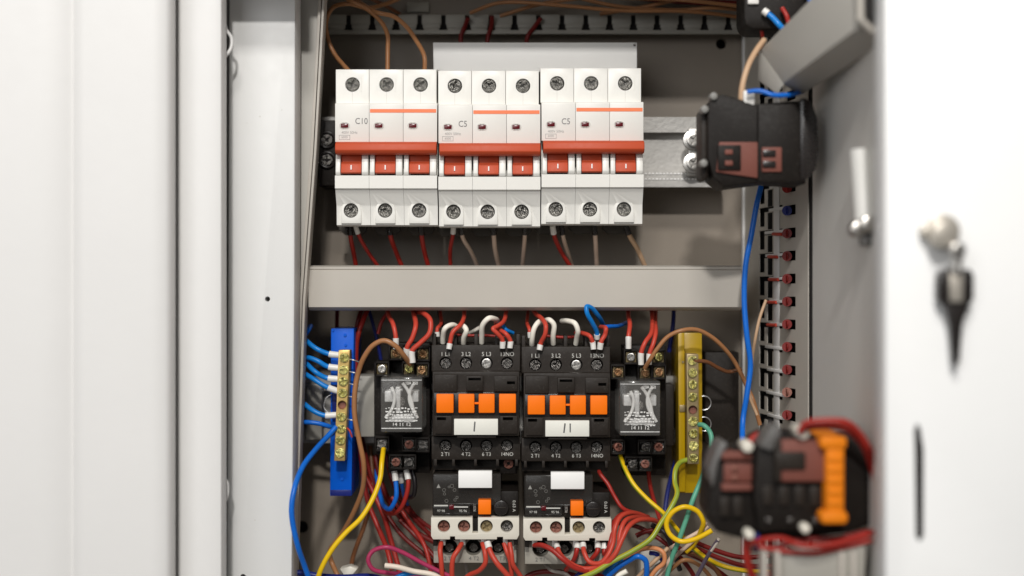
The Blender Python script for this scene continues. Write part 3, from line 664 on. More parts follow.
# ================================================================== WIRES
W, BK = 'ferrule_white', 'black_gloss'
GT = 'tan feed wires entering the breaker tops'
wire('w_brown', 2.6, [(350, 72, .022), (343, 64, .024), (335, 54, .026), (328, 38, .028), (326.5, 20, .028), (333, 7, .026), (348, 3.5, .024), (366, 8, .03), (385, 4, .045), (410, -6, .05)], 'tan wire looping far left around the duct before entering the first breaker', group=GT)
wire('w_brown', 2.6, [(387.5, 73, .022), (388, 50, .024), (387.5, 36, .024), (382, 23, .022), (368, 10, .02), (352, 2, .02), (338, -8, .03)], 'tan wire dropping straight into the middle pole of the first breaker', group=GT)
wire('w_brown', 2.6, [(424.5, 73, .022), (424, 56, .024), (416, 40, .022), (407, 27, .02), (394, 17, .018), (378, 13, .018), (362, 4, .03), (348, -8, .05)], 'tan wire bending down into the right pole of the first breaker', group=GT)
for i, pth in enumerate(([(470, 13, .055), (500, 3, .05), (560, 5, .045), (620, 11, .045), (690, 12, .045), (760, 20, .06)],
                         [(500, 16, .06), (540, 4, .055), (590, -3, .05)],
                         [(570, -4, .05), (620, 7, .048), (680, 10, .048), (715, 8, .045), (770, 14, .06)],
                         [(600, 14, .06), (650, 6, .055), (700, -6, .05)],
                         [(360, -6, .05), (385, 6, .055), (400, 14, .062)],
                         [(620, -2, .06), (680, 0, .04), (720, 4, .04), (770, 10, .04)])):
    wire('w_brown' if i != 4 else 'w_darkbrown', 2.2, pth, ['tan wire waving lowest along the inside of the top duct', 'tan wire rising steeply in the top duct above the second breaker', 'tan wire sagging in the top duct above the third breaker', 'short tan wire slanting up across the others in the top duct', 'dim brown wire slanting down into the left end of the top duct', 'tan wire highest in the right end of the top duct'][i], group='tan wires lying in the top duct')
wire('w_darkred_shaded', 3.5, [(640, -2, .06), (690, 2, .062), (745, 4, .062)], 'thick dark red wire at the back of the top duct near its right end')
for i, pth in enumerate(([(461, 46, .06), (461, 36, .06), (464, 28, .058), (468, 18, .055)], [(487, 46, .06), (488, 35, .06), (491, 26, .058), (492, 16, .055)], [(526, 46, .06), (528, 36, .06), (534, 27, .058), (541, 18, .055)])):
    wire('w_darkred_shaded', 2.6, pth, 'short red wire %s of three dropping from the top duct behind the pale plate' % ['leftmost', 'middle', 'rightmost'][i], group='red wires behind the pale plate')

G1 = 'wires leaving the undersides of the breakers'
def under(m, r, pth, f, label, fl=9): wire(m, r, pth, label, fs=f, fl=fl, group=G1)
under('w_red', 2.6, [(350, 226, .03), (351, 238, .033), (353.5, 252, .038), (357, 272, .045)], BK, 'straight red wire with black sleeve at the left end of the C10 breaker')
under('w_red', 2.2, [(355.5, 226, .026), (359, 236, .03), (367, 250, .036), (384, 275, .045)], W, 'red wire with white ferrule slanting out under the C10 breaker')
under('w_red', 2.7, [(389.5, 226, .03), (390.5, 236, .03), (396, 252, .038), (405, 274, .045)], BK, 'red wire with black sleeve under the middle pole of the C10 breaker')
under('w_red', 2.7, [(421, 226, .03), (422, 238, .033), (425, 253, .038), (431, 275, .045)], BK, 'red wire with black sleeve under the right pole of the C10 breaker')
under('w_red', 2.3, [(453.5, 226, .026), (453, 235, .03), (450.5, 250, .036), (451, 274, .045)], W, 'nearly vertical red wire with white ferrule under the middle breaker')
under('w_beige', 2.4, [(461, 226, .03), (463, 238, .033), (470, 251, .04), (480, 272, .05)], BK, 'beige wire slanting right under the left pole of the middle breaker')
under('w_beige', 2.7, [(493, 226, .03), (493.5, 236, .033), (495.5, 250, .038), (501, 275, .05)], BK, 'scuffed beige wire under the middle pole of the middle breaker')
under('w_beige', 2.4, [(525, 226, .03), (525, 238, .033), (524, 252, .04), (522, 273, .05)], BK, 'beige wire under the right pole of the middle breaker')
under('w_red', 2.6, [(552.5, 226, .026), (554, 236, .03), (560, 250, .036), (576, 275, .045)], W, 'red wire with white ferrule under the right-hand breaker')
under('w_beige', 2.4, [(561.5, 226, .03), (563, 238, .033), (567, 250, .04), (574, 272, .05)], BK, 'beige wire beside the red one under the right-hand breaker')
under('w_beige', 2.6, [(594.5, 226, .03), (595.5, 238, .033), (596, 252, .038), (597, 274, .05)], BK, 'vertical beige wire under the middle pole of the right-hand breaker')
under('w_tan', 2.9, [(626, 226, .03), (630, 236, .032), (637, 248, .036), (649, 276, .045)], BK, 'tan wire curving right under the last pole of the right-hand breaker')

# blue wires to the blue bar
GBL = 'blue wires clamped in the blue terminal bar'
YL = .012
wire('w_skyblue', 2.9, [(339, 355, YL), (328, 353.5, YL), (316, 348, YL), (306, 340, .016), (298, 330, .03)], 'topmost blue wire with white ferrule entering the blue bar', fs=W, fl=10, group=GBL)
wire('w_skyblue', 2.9, [(338.5, 368, YL), (327, 366.5, YL), (317, 361, YL), (308, 358, .014), (300, 366, .03)], 'second blue wire from the top, arching into the blue bar', fs=W, fl=10, group=GBL)
wire('w_skyblue', 2.9, [(338, 379, YL), (326, 377.5, YL), (315, 371, YL), (306, 363, .016), (303, 352, .03)], 'third blue wire from the top, dipping below its neighbour into the blue bar', fs=W, fl=10, group=GBL)
wire('w_skyblue', 2.9, [(337.5, 391, YL), (326, 387, YL), (313, 379, YL), (303, 372, .016), (293, 364, .03)], 'fourth blue wire from the top, slanting down into the blue bar', fs=W, fl=10, group=GBL)
wire('w_skyblue', 2.9, [(335.5, 415, YL), (324, 415, YL), (313, 410, YL), (302, 402, .016), (294, 396, .03)], 'blue wire with white ferrule just below the empty hole of the bar', fs=W, fl=10, group=GBL)
wire('w_blue', 2.7, [(335, 428.5, .018), (328, 426, .014), (317, 423, .012), (302, 422, .014), (290, 423, .03)], 'blue wire without ferrule running level to the lower part of the bar', group=GBL)
wire('w_blue', 3.1, [(336, 427, .010), (328, 436, .006), (315, 450, -.004), (302, 468, -.016), (294, 490, -.026), (292, 512, -.028), (297, 545, -.026), (305, 566, -.02), (313, 590, -.016)], 'long blue wire sweeping down from the bar past the cabinet edge to the bottom', group=GBL)
wire('w_blue', 2.6, [(311, 326, .03), (307, 332, .02), (303, 338, .03)], 'short blue wire end at the top left corner below the duct cover')
wire('w_navy', 2.0, [(366, 300, .055), (372, 322, .05), (378, 345, .05), (381, 360, .05)], 'thin navy wire hanging behind the left relay socket')
wire('silver_wire', .5, [(332, 394, .015), (326, 398, .014), (324, 407, .013), (328, 413, .013)], 'fine bare wire loop beside the empty hole of the blue bar')
for i, (x, y) in enumerate(((350, 359), (350, 371.5), (349.5, 383), (348.5, 396), (348, 419))):
    wire('silver_wire', .8, [(x-2, y, .012), (x+4, y+1.5, .011), (x+9, y+3, .012)], 'bare wire tip poking out right of the blue bar, %s from the top' % ['first', 'second', 'third', 'fourth', 'fifth'][i], group='bare wire tips beside the blue bar')
wire('w_redbright', 1.0, [(347, 428, .012), (350, 431, .010), (352, 437, .011)], 'thin red strand beside the lower screws of the blue bar')

# reds running down behind the left relay, between bar and relay
GR = 'red wires dropping behind the left relay'
wire('w_red', 2.9, [(372, 300, .045), (364, 318, .035), (357.5, 338, .032), (356, 365, .034), (356, 400, .036), (360, 450, .04), (368, 500, .04), (378, 528, .035), (388, 552, .025), (392, 570, .02)], 'red wire bowing left beside the brown one, ending in the cream sleeve', group=GR)
wire('w_darkred_shaded', 2.6, [(366, 300, .05), (359, 318, .042), (354, 345, .044), (353, 380, .045), (362, 440, .05), (372, 480, .05), (384, 510, .05), (402, 535, .045), (428, 558, .04), (450, 580, .04)], 'dark red wire lying behind the brown one and curving to the bottom centre', group=GR)
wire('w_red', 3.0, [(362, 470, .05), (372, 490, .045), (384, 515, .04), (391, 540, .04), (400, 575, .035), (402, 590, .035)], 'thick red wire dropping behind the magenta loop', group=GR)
wire('w_darkred_shaded', 3.2, [(375, 455, .055), (384, 490, .05), (396, 512, .05), (414, 530, .05), (440, 545, .05)], 'dark red wire passing behind the first overload relay', group=GR)
wire('w_darkred_shaded', 2.6, [(383, 440, .055), (392, 480, .05), (404, 505, .05), (420, 525, .05), (436, 540, .05)], 'dark red wire curving in just above another behind the overload relay', group=GR)
wire('w_darkred_shaded', 2.4, [(394, 480, .055), (404, 500, .05), (416, 516, .05), (436, 532, .05)], 'uppermost dark red wire slanting into the back of the overload relay', group=GR)
wire('w_darkred_shaded', 2.4, [(338, 300, .055), (337, 316, .06), (337, 340, .065)], 'faint dark red wire behind the top of the blue bar')

# left relay top wires
wire('w_redbright', 2.7, [(396, 348, .013), (396, 336, .012), (393.5, 325, .014), (389, 316, .025), (386, 300, .04)], 'red wire with white ferrule in the upper left terminal of the left relay socket', fs=W, fl=10)
wire('w_red', 2.2, [(378, 334, .04), (382, 322, .04), (388, 312, .04), (390, 300, .045)], 'dim red wire bending under the duct cover left of the left relay')
wire('w_redbright', 2.9, [(407, 359, .010), (407.5, 348, .008), (412, 338, .008), (415.5, 326, .010), (414, 314, .022), (411, 302, .04)], 'red wire with white ferrule, left one of the pair at the left relay socket', fs=W, fl=11)
wire('w_redbright', 3.0, [(412.5, 362, .006), (412.5, 351, .006), (420, 343, .006), (429, 333, .006), (430, 321, .008), (424, 313.5, .014), (415, 311, .03), (408, 306, .04)], 'red wire with white ferrule making a wide bow at the left relay', fs=W, fl=11)
wire('w_brown', 3.0, [(410, 364, .008), (404, 355, .002), (395, 345, .000), (384, 341, .000), (373, 345, .000), (364, 357, .002), (358, 372, .004), (354.5, 392, .004), (355, 415, .004), (359, 440, .004), (364, 465, .006), (363, 488, .012), (354, 512, .02), (342, 533, .028), (330, 552, .032), (331, 562, .034), (338, 576, .03), (342, 590, .03)], 'long brown wire arching from the left relay and running down beside the blue bar')
wire('w_gold', 2.9, [(383.5, 449, .014), (382, 462, .006), (380, 478, .002), (373, 498, -.002), (361, 518, -.005), (346, 533, -.007), (333, 548, -.008), (322, 567, -.008), (314, 590, -.008)], 'yellow and green earth wire curving down from the left relay to the bottom edge')
wire('w_blue', 2.8, [(394.5, 472, .020), (396, 484, .018), (396, 497, .018), (391, 508, .02), (384, 506, .03), (379, 490, .045), (376, 470, .055)], 'blue wire with white ferrule looping under the left relay socket', fs=W, fl=9)
wire('w_blue', 2.2, [(400.5, 474, .024), (402, 484, .026), (404, 494, .034), (408, 505, .05)], 'short blue wire in the middle of three ferrules under the left relay socket', fs=W, fl=9)
wire('w_red', 2.7, [(406.5, 471, .020), (408, 482, .018), (406, 496, .018), (400, 509, .022), (391, 514, .03), (381, 508, .045)], 'red wire with white ferrule looping under the left relay socket', fs=W, fl=9)
wire('w_black', 2.6, [(412, 468, .024), (415, 482, .022), (414, 494, .024), (409, 498, .03)], 'short black wire hooking down beside the ferrules under the left relay')
wire('w_magenta', 2.6, [(470, 585, .0), (440, 572, .0), (420, 562, -.001), (402, 552, -.002), (386, 547.5, -.003), (373, 551, -.003), (368.5, 560, -.003), (373, 569, -.002), (386, 573, -.001), (402, 574, .002), (425, 576, .01)], 'magenta wire folded in a long loop at the bottom left of the first overload relay')
wire('w_cream', 3.1, [(385, 565.5, -.008), (397, 567, -.008), (413, 571, -.008), (435, 576, -.008), (455, 590, -.006)], 'cream sleeved wire end crossing over the magenta loop')
wire('w_navy', 3.5, [(285, 574.5, .0), (300, 573, .0), (318, 576, .0), (340, 577, .004), (370, 576, .01), (385, 580, .02)], 'dark navy wire lying level along the bottom left edge')
o = tag(MB().poly([(339, 569), (350, 566), (358, 569), (352, 576), (356, 590), (338, 590), (344, 576)], .010, .018, .001).build('cable_tie_mount', 'cream'), 'cream plastic cable mount at the bottom edge under the brown wire', 'cable mount')
wire('w_skyblue', 3, [(392, 580, -.004), (405, 574, -.004), (420, 573, -.002), (440, 579, .0)], 'bit of bright blue wire at the bottom edge under the cream wire')

# wires into contactor I
GK = 'white wires bent into the contactor tops'
YC = .013
wire('w_white', 3.0, [(443, 348, .018), (443, 336, YC), (445.5, 328, .010), (452, 325, .012), (459, 329, .022), (462, 334, .035)], 'white wire hooking into terminal one of the contactor tagged I', fs=BK, fl=7, fr=1.15, group=GK)
wire('w_white', 3.0, [(463.5, 348, .018), (464, 338, YC), (466.5, 330, .010), (463, 326, .012), (455, 330, .025), (452, 334, .035)], 'white wire hooking into terminal three of the contactor tagged I', fs=BK, fl=7, fr=1.15, group=GK)
wire('w_white', 3.1, [(481.5, 348, .018), (481.5, 336, YC), (483, 325, .008), (488, 318.5, .006), (495, 319.5, .012), (498, 324, .03)], 'tall white wire arching into terminal five of the contactor tagged I', fs=BK, fl=7, fr=1.15, group=GK)
wire('w_white', 2.2, [(470, 333, .03), (476, 330, .026), (482, 326, .028)], 'short pale wire lying behind the tall white arch of contactor I')
wire('w_redbright', 2.6, [(449, 348.5, .006), (450.5, 341, .006), (453, 332, .006), (460, 325.5, .008), (464, 318, .016), (464, 304, .035)], 'red wire with white ferrule curving up from the terminal marked one', fs=W, fl=5)
wire('w_redbright', 2.6, [(502.5, 347.5, .006), (502, 340, .006), (498, 334, .004), (493, 329, .004), (497, 326, .006), (503, 322, .010), (506, 314, .02), (506, 302, .04)], 'sharply bent red wire, left of the pair in terminal thirteen of contactor I', fs=W, fl=6)
wire('w_redbright', 2.6, [(510, 347.5, .006), (510.5, 341, .006), (506, 334, .006), (500, 330.5, .010), (496, 324, .02), (500, 318, .035)], 'red wire at the right of the pair in terminal thirteen of contactor I', fs=W, fl=6)
wire('w_skyblue', 2.2, [(503, 324, .018), (506, 329, .014), (513, 333, .018)], 'small blue wire end above the red pair of contactor I')
wire('w_red', 1.6, [(452, 334.5, .022), (470, 335, .020), (490, 335.5, .020), (505, 337, .02)], 'thin red jumper lying level behind the white wires of contactor I')
wire('w_redbright', 2.2, [(437.5, 336, .018), (437, 329, .018), (441, 324, .022), (440, 310, .035)], 'short red wire with white ferrule at the left corner of contactor I', fs=W, fl=4)
wire('w_black', 2.4, [(443, 326, .03), (440, 316, .035), (438, 305, .04)], 'black wire vanishing under the duct cover above contactor I')
# contactor II
wire('w_white', 3.0, [(532, 349, .018), (532, 340, YC), (534.5, 329, .010), (538.5, 322, .012), (546, 320, .022)], 'white wire leaning right from terminal one of the contactor tagged II', fs=BK, fl=7, fr=1.15, group=GK)
wire('w_white', 3.0, [(553.5, 349, .018), (553.5, 336, YC), (553.5, 325, .010), (550, 320.5, .010), (545, 321, .018), (541, 324, .03)], 'upright white wire bent over above terminal three of contactor II', fs=BK, fl=7, fr=1.15, group=GK)
wire('w_white', 3.0, [(575, 349, .018), (576.5, 338, YC), (578, 330, .008), (575, 323.5, .008), (568, 321.5, .012), (562, 321, .02)], 'white wire arching left above terminal five of contactor II', fs=BK, fl=7, fr=1.15, group=GK)
wire('w_redbright', 2.7, [(539.5, 349.5, .006), (541, 343, .006), (545, 334, .004), (546, 326, .004), (542, 319, .01), (536, 314, .02), (530, 302, .04)], 'red wire with white ferrule bowing right in terminal one of contactor II', fs=W, fl=5)
wire('w_redbright', 2.6, [(593.5, 348.8, .006), (593, 343, .006), (590, 336, .006), (583, 333.5, .010), (576, 333, .022)], 'red wire turning left from terminal thirteen of contactor II', fs=W, fl=7)
wire('w_redbright', 2.7, [(600, 348.5, .004), (601, 342, .004), (605, 335, .004), (605.5, 329, .004), (601, 327, .012)], 'hooked red wire at the right of terminal thirteen of contactor II', fs=W, fl=6)
wire('w_red', 1.8, [(545, 335.5, .022), (560, 337, .022), (574, 337, .022)], 'thin red jumper lying level behind the white wires of contactor II')
wire('w_redbright', 2.2, [(530, 337, .018), (529.5, 330, .018), (527, 324, .022), (528, 312, .035)], 'short red wire with white ferrule at the left corner of contactor II', fs=W, fl=5)
wire('w_skyblue', 2.7, [(597, 338, .010), (596.5, 332, .008), (592, 323, .004), (587.5, 313, .002), (586.5, 306.5, .002), (591, 308, .004), (598, 316, .01), (603, 324, .02)], 'bright blue wire looped over the lower edge of the duct cover above contactor II', fs=W, fl=4)
wire('w_blue', 2.4, [(604, 327, .012), (610, 326, .014), (618, 326, .02), (628, 322, .035)], 'blue wire running level to the right above contactor II')
# right relay
wire('w_redbright', 2.7, [(628.5, 348, .010), (628.8, 336, .010), (629.5, 326, .014), (628, 315, .025), (627, 300, .04)], 'straight red wire with white ferrule, leftmost above the right relay', fs=W, fl=11)
wire('w_redbright', 2.7, [(641, 364, .006), (641, 353, .006), (645, 343, .006), (651, 334, .010), (652, 322, .02), (651, 302, .04)], 'red wire with white ferrule, left of the pair above the right relay', fs=W, fl=11)
wire('w_redbright', 2.7, [(649, 364, .008), (649.5, 354, .008), (653, 344, .008), (655.5, 334, .012), (655, 322, .024), (656, 302, .045)], 'red wire with white ferrule, right of the pair above the right relay', fs=W, fl=10)
wire('w_brown', 2.5, [(645, 368, .006), (650, 360, .002), (658, 348, .000), (668, 337, .0), (682, 330, .0), (697, 330, .002), (712, 337, .004), (726, 350, .008), (737, 366, .014), (746, 384, .014), (753, 400, .01), (760, 425, .01)], 'brown wire arching from the right relay over the yellow bar to the right wall')
wire('w_darkbrown', 2.3, [(694, 361, .010), (706, 362, .012), (718, 368, .016), (728, 372, .02), (742, 369, .02)], 'brown wire leaving the top screw of the yellow bar to the right')
wire('w_navy', 2.4, [(674, 300, .055), (673, 325, .05), (669, 352, .05)], 'thin navy wire hanging left of the yellow bar')
for i, y in enumerate((403, 424)):
    b = MB(); b.ring(704, y, 7, .55, .024); tag(b.build('wire_ring', 'silver_wire'), 'thin bare wire ring at the right side of the yellow bar, %s of two' % ('upper' if i == 0 else 'lower'), 'wire ring', 'bare wire rings beside the yellow bar')
wire('w_teal', 2.9, [(697, 424.5, .012), (704, 426, .008), (710, 433, .006), (711.5, 446, .004), (708, 462, .002), (701, 480, .0), (693, 500, -.004), (686, 520, -.005), (678, 542, -.004), (671, 560, -.002), (664, 590, .0)], 'teal green wire curving down from the yellow bar through the yellow loop')
wire('w_olive', 2.9, [(688, 459.5, .012), (681, 462, .010), (676, 470, .006), (675, 482, .002), (677, 493, -.002), (671, 507, -.006), (661, 523, -.009), (651, 538, -.011), (634, 550, -.012), (612, 562, -.012), (594, 572, -.012), (570, 582, -.01)], 'yellow-green earth wire sweeping down left from the foot of the yellow bar')
wire('w_gold', 2.7, [(620, 455, .02), (626, 470, .014), (634, 484, .010), (648, 500, .006), (664, 514, .004), (678, 530, .006), (690, 545, .008), (704, 557, .010), (722, 566, .010), (745, 571, .006), (770, 572, .0)], 'yellow-green wire slanting from the right relay down to the lower right')
wire('w_yellow', 2.9, [(686, 552, .006), (694, 543, .004), (701, 531, -.004), (703, 521, -.008), (697, 511, -.010), (684, 507, -.011), (672, 513, -.010), (666.5, 524, -.009), (670, 535, -.009), (680, 541, -.010), (695, 539.5, -.012), (712, 530.5, -.014)], 'bright yellow wire coiled into a round loop right of the overload relays')
# overload relay I outlets
GO1 = 'red wires below the first overload relay'
wire('w_redbright', 2.9, [(441.5, 542, .002), (440.5, 550, -.002), (441, 560, -.003), (443, 590, .0)], 'red wire hanging straight from the leftmost outlet of the first overload relay', group=GO1)
wire('w_redbright', 2.9, [(462, 543, .002), (458, 550, -.002), (453, 558, -.003), (452, 590, .0)], 'red wire bending left from the second outlet of the first overload relay', group=GO1)
wire('w_redbright', 2.9, [(482.5, 543, .002), (485, 552, -.002), (485, 562, -.002), (480, 570, .0), (468, 576, .006), (455, 590, .01)], 'red wire hooking back left from the third outlet of the first overload relay', group=GO1)
wire('w_redbright', 3.1, [(487.5, 543, -.001), (491, 553, -.004), (497, 564, -.006), (506, 574, -.006), (520, 590, -.004)], 'red wire with white ferrule slanting right under the first overload relay', fs=W, fl=6, group=GO1)
wire('w_redbright', 2.7, [(504, 543, .002), (507, 552, .0), (510, 562, .0), (512, 590, .002)], 'left one of two red wires in the last outlet of the first overload relay', group=GO1)
wire('w_redbright', 2.7, [(509.5, 543, .0), (511.5, 554, -.003), (513, 564, -.002), (518, 573, .0), (530, 590, .004)], 'right one of two red wires in the last outlet of the first overload relay', group=GO1)
# overload relay II outlets and the sweep to the right
GO2 = 'red wires below the second overload relay'
wire('w_red', 3.0, [(534, 545, .002), (543, 545, -.003), (552, 550, -.006), (562, 559, -.008), (574, 567, -.008), (588, 572, -.006), (606, 578, .0)], 'red wire lying across the base of the second overload relay', group=GO2)
wire('w_redbright', 2.8, [(556.5, 545, .002), (560, 554, -.002), (568, 562, -.004), (582, 568, -.006), (598, 567, -.008), (610, 560, -.010), (618, 548, -.010), (620, 535, -.008), (624, 522, -.004), (634, 517, .004), (650, 520, .02)], 'red wire from the second outlet swinging round and up to the right', fs=W, fl=4, group=GO2)
wire('w_red', 2.8, [(577.5, 544, .002), (577, 552, .0), (574, 560, .002), (566, 570, .01)], 'red wire dropping from the third outlet of the second overload relay', fs=W, fl=5, group=GO2)
wire('w_redbright', 2.8, [(583, 544, .0), (584, 553, -.004), (590, 562, -.006), (600, 563, -.008), (608, 555, -.008), (613, 542, -.006), (615, 528, -.004), (620, 517, .0), (630, 513, .006), (648, 517, .02)], 'red wire turning up in a tight bow right of the second overload relay', fs=W, fl=5, group=GO2)
wire('w_red', 2.8, [(598, 544, .002), (597, 552, .0), (591, 560, .002), (584, 570, .01)], 'red wire dropping left from the last outlet of the second overload relay', fs=W, fl=5, group=GO2)
wire('w_red', 2.8, [(604.5, 544, .002), (605, 554, .0), (609, 548, -.004), (612, 536, -.002), (614, 522, .004), (622, 514, .010), (640, 514, .02)], 'red wire hooking straight up from the last outlet of the second overload relay', fs=W, fl=5, group=GO2)
wire('w_redbright', 2.9, [(590, 572, -.010), (604, 566, -.012), (615, 554, -.013), (622, 540, -.012), (628, 527, -.008), (638, 520, -.002), (652, 520, .008), (662, 524, .02)], 'outermost red wire of the bundle sweeping up beside the second overload relay', group=GO2)
wire('w_darkred_shaded', 2.8, [(636, 536, .02), (645, 532, .02), (655, 530, .02), (670, 533, .03)], 'dark red wire lying low behind the red bundle')
wire('w_red', 2.4, [(597, 466, .022), (601, 474, .018), (608, 484, .016), (614, 496, .014), (623, 508, .012), (636, 514, .014), (650, 519, .02)], 'red wire slanting from under contactor II to the bundle at right')
wire('w_red', 2.4, [(648, 466, .03), (650, 485, .03), (655, 505, .03), (660, 520, .03)], 'red wire dropping straight below the right relay socket')
# bottom tangle
wire('w_blue', 3.2, [(608, 576, -.004), (620, 566, -.006), (630, 560, -.008), (638, 556, -.010), (645, 560, -.010), (647, 569, -.008), (644, 590, -.004)], 'blue wire arched over at the bottom right of the second overload relay')
wire('w_orange', 2.6, [(625, 560, .006), (640, 550, -.002), (655, 548, -.006), (663, 553, -.008), (664, 562, -.008), (655, 571, -.006), (642, 590, -.004)], 'orange-brown wire bent in a hook at the bottom beside the blue arch')
wire('w_navy', 2.6, [(650, 553, .0), (656, 554, -.002), (661, 559, .0), (664, 566, .01)], 'short navy wire peeking between orange and beige wires')
for i, pth in enumerate(([(650, 566, .01), (664, 553, .004), (682, 541, .002), (700, 530, .0), (706, 522, .0)], [(662, 574, .012), (676, 556, .006), (692, 541, .002), (708, 526, .002)], [(655, 582, .0), (668, 562, -.002), (676, 549, -.002)])):
    wire('w_beige', 2.3, pth, ['upper beige wire slanting up behind the yellow loop', 'lower beige wire slanting up behind the yellow loop', 'short beige wire crossing below the yellow loop'][i], group='beige wires behind the yellow loop')
wire('w_purple', 2.3, [(690, 590, -.006), (700, 570, -.010), (710, 552, -.014), (718, 540, -.016)], 'mauve-grey wire standing obliquely with a stripped pale tip')
wire('w_cream', 1.8, [(711, 551, -.0142), (715.5, 544, -.0158), (719, 538.5, -.0162)], 'pale stripped tip at the end of the mauve wire')
wire('w_darkbrown', 2.6, [(672, 556, .01), (686, 552, .01), (700, 557, .01), (714, 568, .01), (728, 590, .01)], 'dark brown wire curving down below the yellow loop')
for i, pth in enumerate(([(690, 540, .02), (715, 550, .02), (740, 557, .02), (770, 556, .02)], [(696, 548, .02), (720, 558, .02), (745, 566, .02), (775, 566, .02)], [(664, 520, .03), (676, 545, .03), (705, 562, .03), (730, 580, .03)])):
    wire('w_darkred_shaded', 2.8, pth, ['upper dark red wire behind the yellow loop running to the right wall', 'lower dark red wire behind the yellow loop running to the right wall', 'dark red wire sinking into the shade below the yellow loop'][i], group='dark red wires in the lower right corner')
wire('w_white', 3.0, [(612, 590, -.012), (618, 577, -.012), (627, 571, -.013)], 'white wire end rising from the bottom edge near the blue arch')
wire('w_grey', 3.4, [(640, 590, .01), (652, 572, .01), (668, 560, .01)], 'thick grey wire lying under the orange hook')
wire('w_skyblue', 2.6, [(598, 590, .0), (606, 572, .0), (624, 560, .01)], 'sky blue wire rising behind the blue arch')
wire('w_grey', 2.0, [(465, 560, .02), (468, 575, .02), (470, 590, .02)], 'thin grey wire hanging between the red ones of the first overload relay')
wire('w_grey', 2.2, [(545, 564, .02), (552, 570, .015), (566, 575, .01), (580, 590, .01)], 'thin grey wire curving below the base of the second overload relay')
wire('w_navy', 3.0, [(566, 590, .0), (580, 574, .0), (592, 573, .002)], 'navy wire end under the second overload relay')
wire('w_darkred_shaded', 3, [(515, 590, .02), (530, 575, .02), (556, 572, .02), (590, 580, .02)], 'dark red wire running level under both overload relays')
o = tag(MB().box(640, 548, 668, 610, .03, .06, .002).build('cable_clamp', 'paint_grey'), 'grey cable clamp block behind the beige wires at the bottom', 'clamp')

# right wall wires
wire('w_blue', 3.2, [(761, 186, -.02), (757, 205, -.02), (751, 235, -.02), (746, 265, -.02), (744.5, 300, -.02), (747, 335, -.02), (750, 365, -.02), (747, 395, -.02), (743, 420, -.02), (742.5, 448, -.03)], 'long blue wire hanging down the right wall from the black switch block')
wire('w_tan', 1.8, [(766, 300, -.01), (760, 318, -.012), (755, 340, -.012), (752, 365, -.005), (750, 395, .0), (757, 415, .0)], 'thin tan wire running from a slot of the right wall down behind the blue one')
k = 0
names = ['first', 'second', 'third', 'fourth', 'fifth', 'sixth', 'seventh', 'eighth', 'ninth', 'tenth', 'eleventh']
for j in range(11):
    ry = 188+22.7*j
    p0 = wall_pt(787, ry, .0030); p1 = wall_pt(787, ry, -.004)
    rr = .0026
    b = MB(); b.tube([p1, p1.lerp(p0, .6), p0], rr, 14)
    b.tube([p0, p0+wn*.0006], rr*.72, 14)
    o = b.build('cable_plug', 'w_navy' if j == 1 else ('screw_rust' if j == 9 else ('w_red' if j == 0 else 'w_darkred_shaded')))
    tag(o, '%s plug from the top in the slotted right wall, %s' % (names[j], 'dark blue' if j == 1 else ('brownish' if j == 9 else ('bright red' if j == 0 else 'dark red'))), 'plug', 'round plugs down the right wall')
    a0 = wall_pt(762, ry+.5, -.0005); a1 = wall_pt(784, ry+.5, .0002)
    # small pale fingers bridging each slot
    b = MB(); wall_box(b, 762+random.uniform(2, 8), ry-1.8, 783, ry+1.0, .0008, .0012, .0001); f_ = b.build('slot_finger', 'paint_white', cab)
    if 2 <= j <= 6:
        c0 = 772+random.uniform(-3, 5); b = MB(); b.tube([wall_pt(c0-3, ry+.6, .0012), wall_pt(c0+2, ry+.8, .0018), wall_pt(c0+6, ry+.8, .0010)], .0009, 8)
        tag(b.build('wire_stub', 'w_redbright'), 'small red wire stub crossing the wall slot of the %s plug' % names[j], 'wire', 'red wire stubs in the wall slots')

# ================================================================== SWITCH BLOCKS ON THE DOOR
ys_ = -.070
sb = empty('switch_block', P(760, 188, ys_), 'black and brown-red switch contact block on the open door, beside the breakers', 'switch block', 'switch blocks on the door')
b = MB(); b.poly([(713, 98), (722, 94), (757, 104), (790, 101), (806, 101), (806, 184), (770, 181), (724, 187), (714, 178), (708, 158), (708, 104)], ys_, ys_+.030, .0008); b.box(758, 104, 806, 182, ys_-.003, ys_+.02, .0008)
b.build('housing', 'black_plastic', sb)
MB().hexa([P(716, 172, ys_-.0015), P(763, 179, ys_-.0015), P(763, 142, ys_-.0015), P(719, 142, ys_-.0015), P(716, 172, ys_+.01), P(763, 179, ys_+.01), P(763, 142, ys_+.01), P(719, 142, ys_+.01)], .0005).build('brown_cover', 'terracotta', sb)
MB().box(718, 145, 741, 170, ys_-.0028, ys_+.005, .0004).build('dark_inset', 'black_plastic', sb)
MB().box(762, 147, 782, 172, ys_-.0042, ys_+.005, .0006).build('brown_terminal', 'terracotta', sb)
for (x, y) in ((763, 150), (763, 161)): MB().box(x, y, x+13, y+6.5, ys_-.0052, ys_, .0003).build('terminal_slot', 'black_gloss', sb)
for (x, y) in ((729, 152), (729, 163)): MB().box(x-4, y-2.6, x+4, y+2.6, ys_-.0036, ys_, .0005).build('small_window', 'terracotta', sb)
b = MB(); b.box(700.5, 108, 709, 180, ys_+.004, ys_+.022, .002); b.build('screw_plate', 'contactor_black', sb)
for (x, y) in ((714, 96), (705, 109), (704, 163)): MB().cyl(x, y, 4.0, ys_-.002, ys_+.006, 16, .0008).build('side_screw', 'bezel_dark', sb)
c_ = P(806, 141, ys_); b = MB(); b.xprism([(103, ys_), (182, ys_), (176, ys_-.008), (109, ys_-.008)], 800, 800.1, ys_)
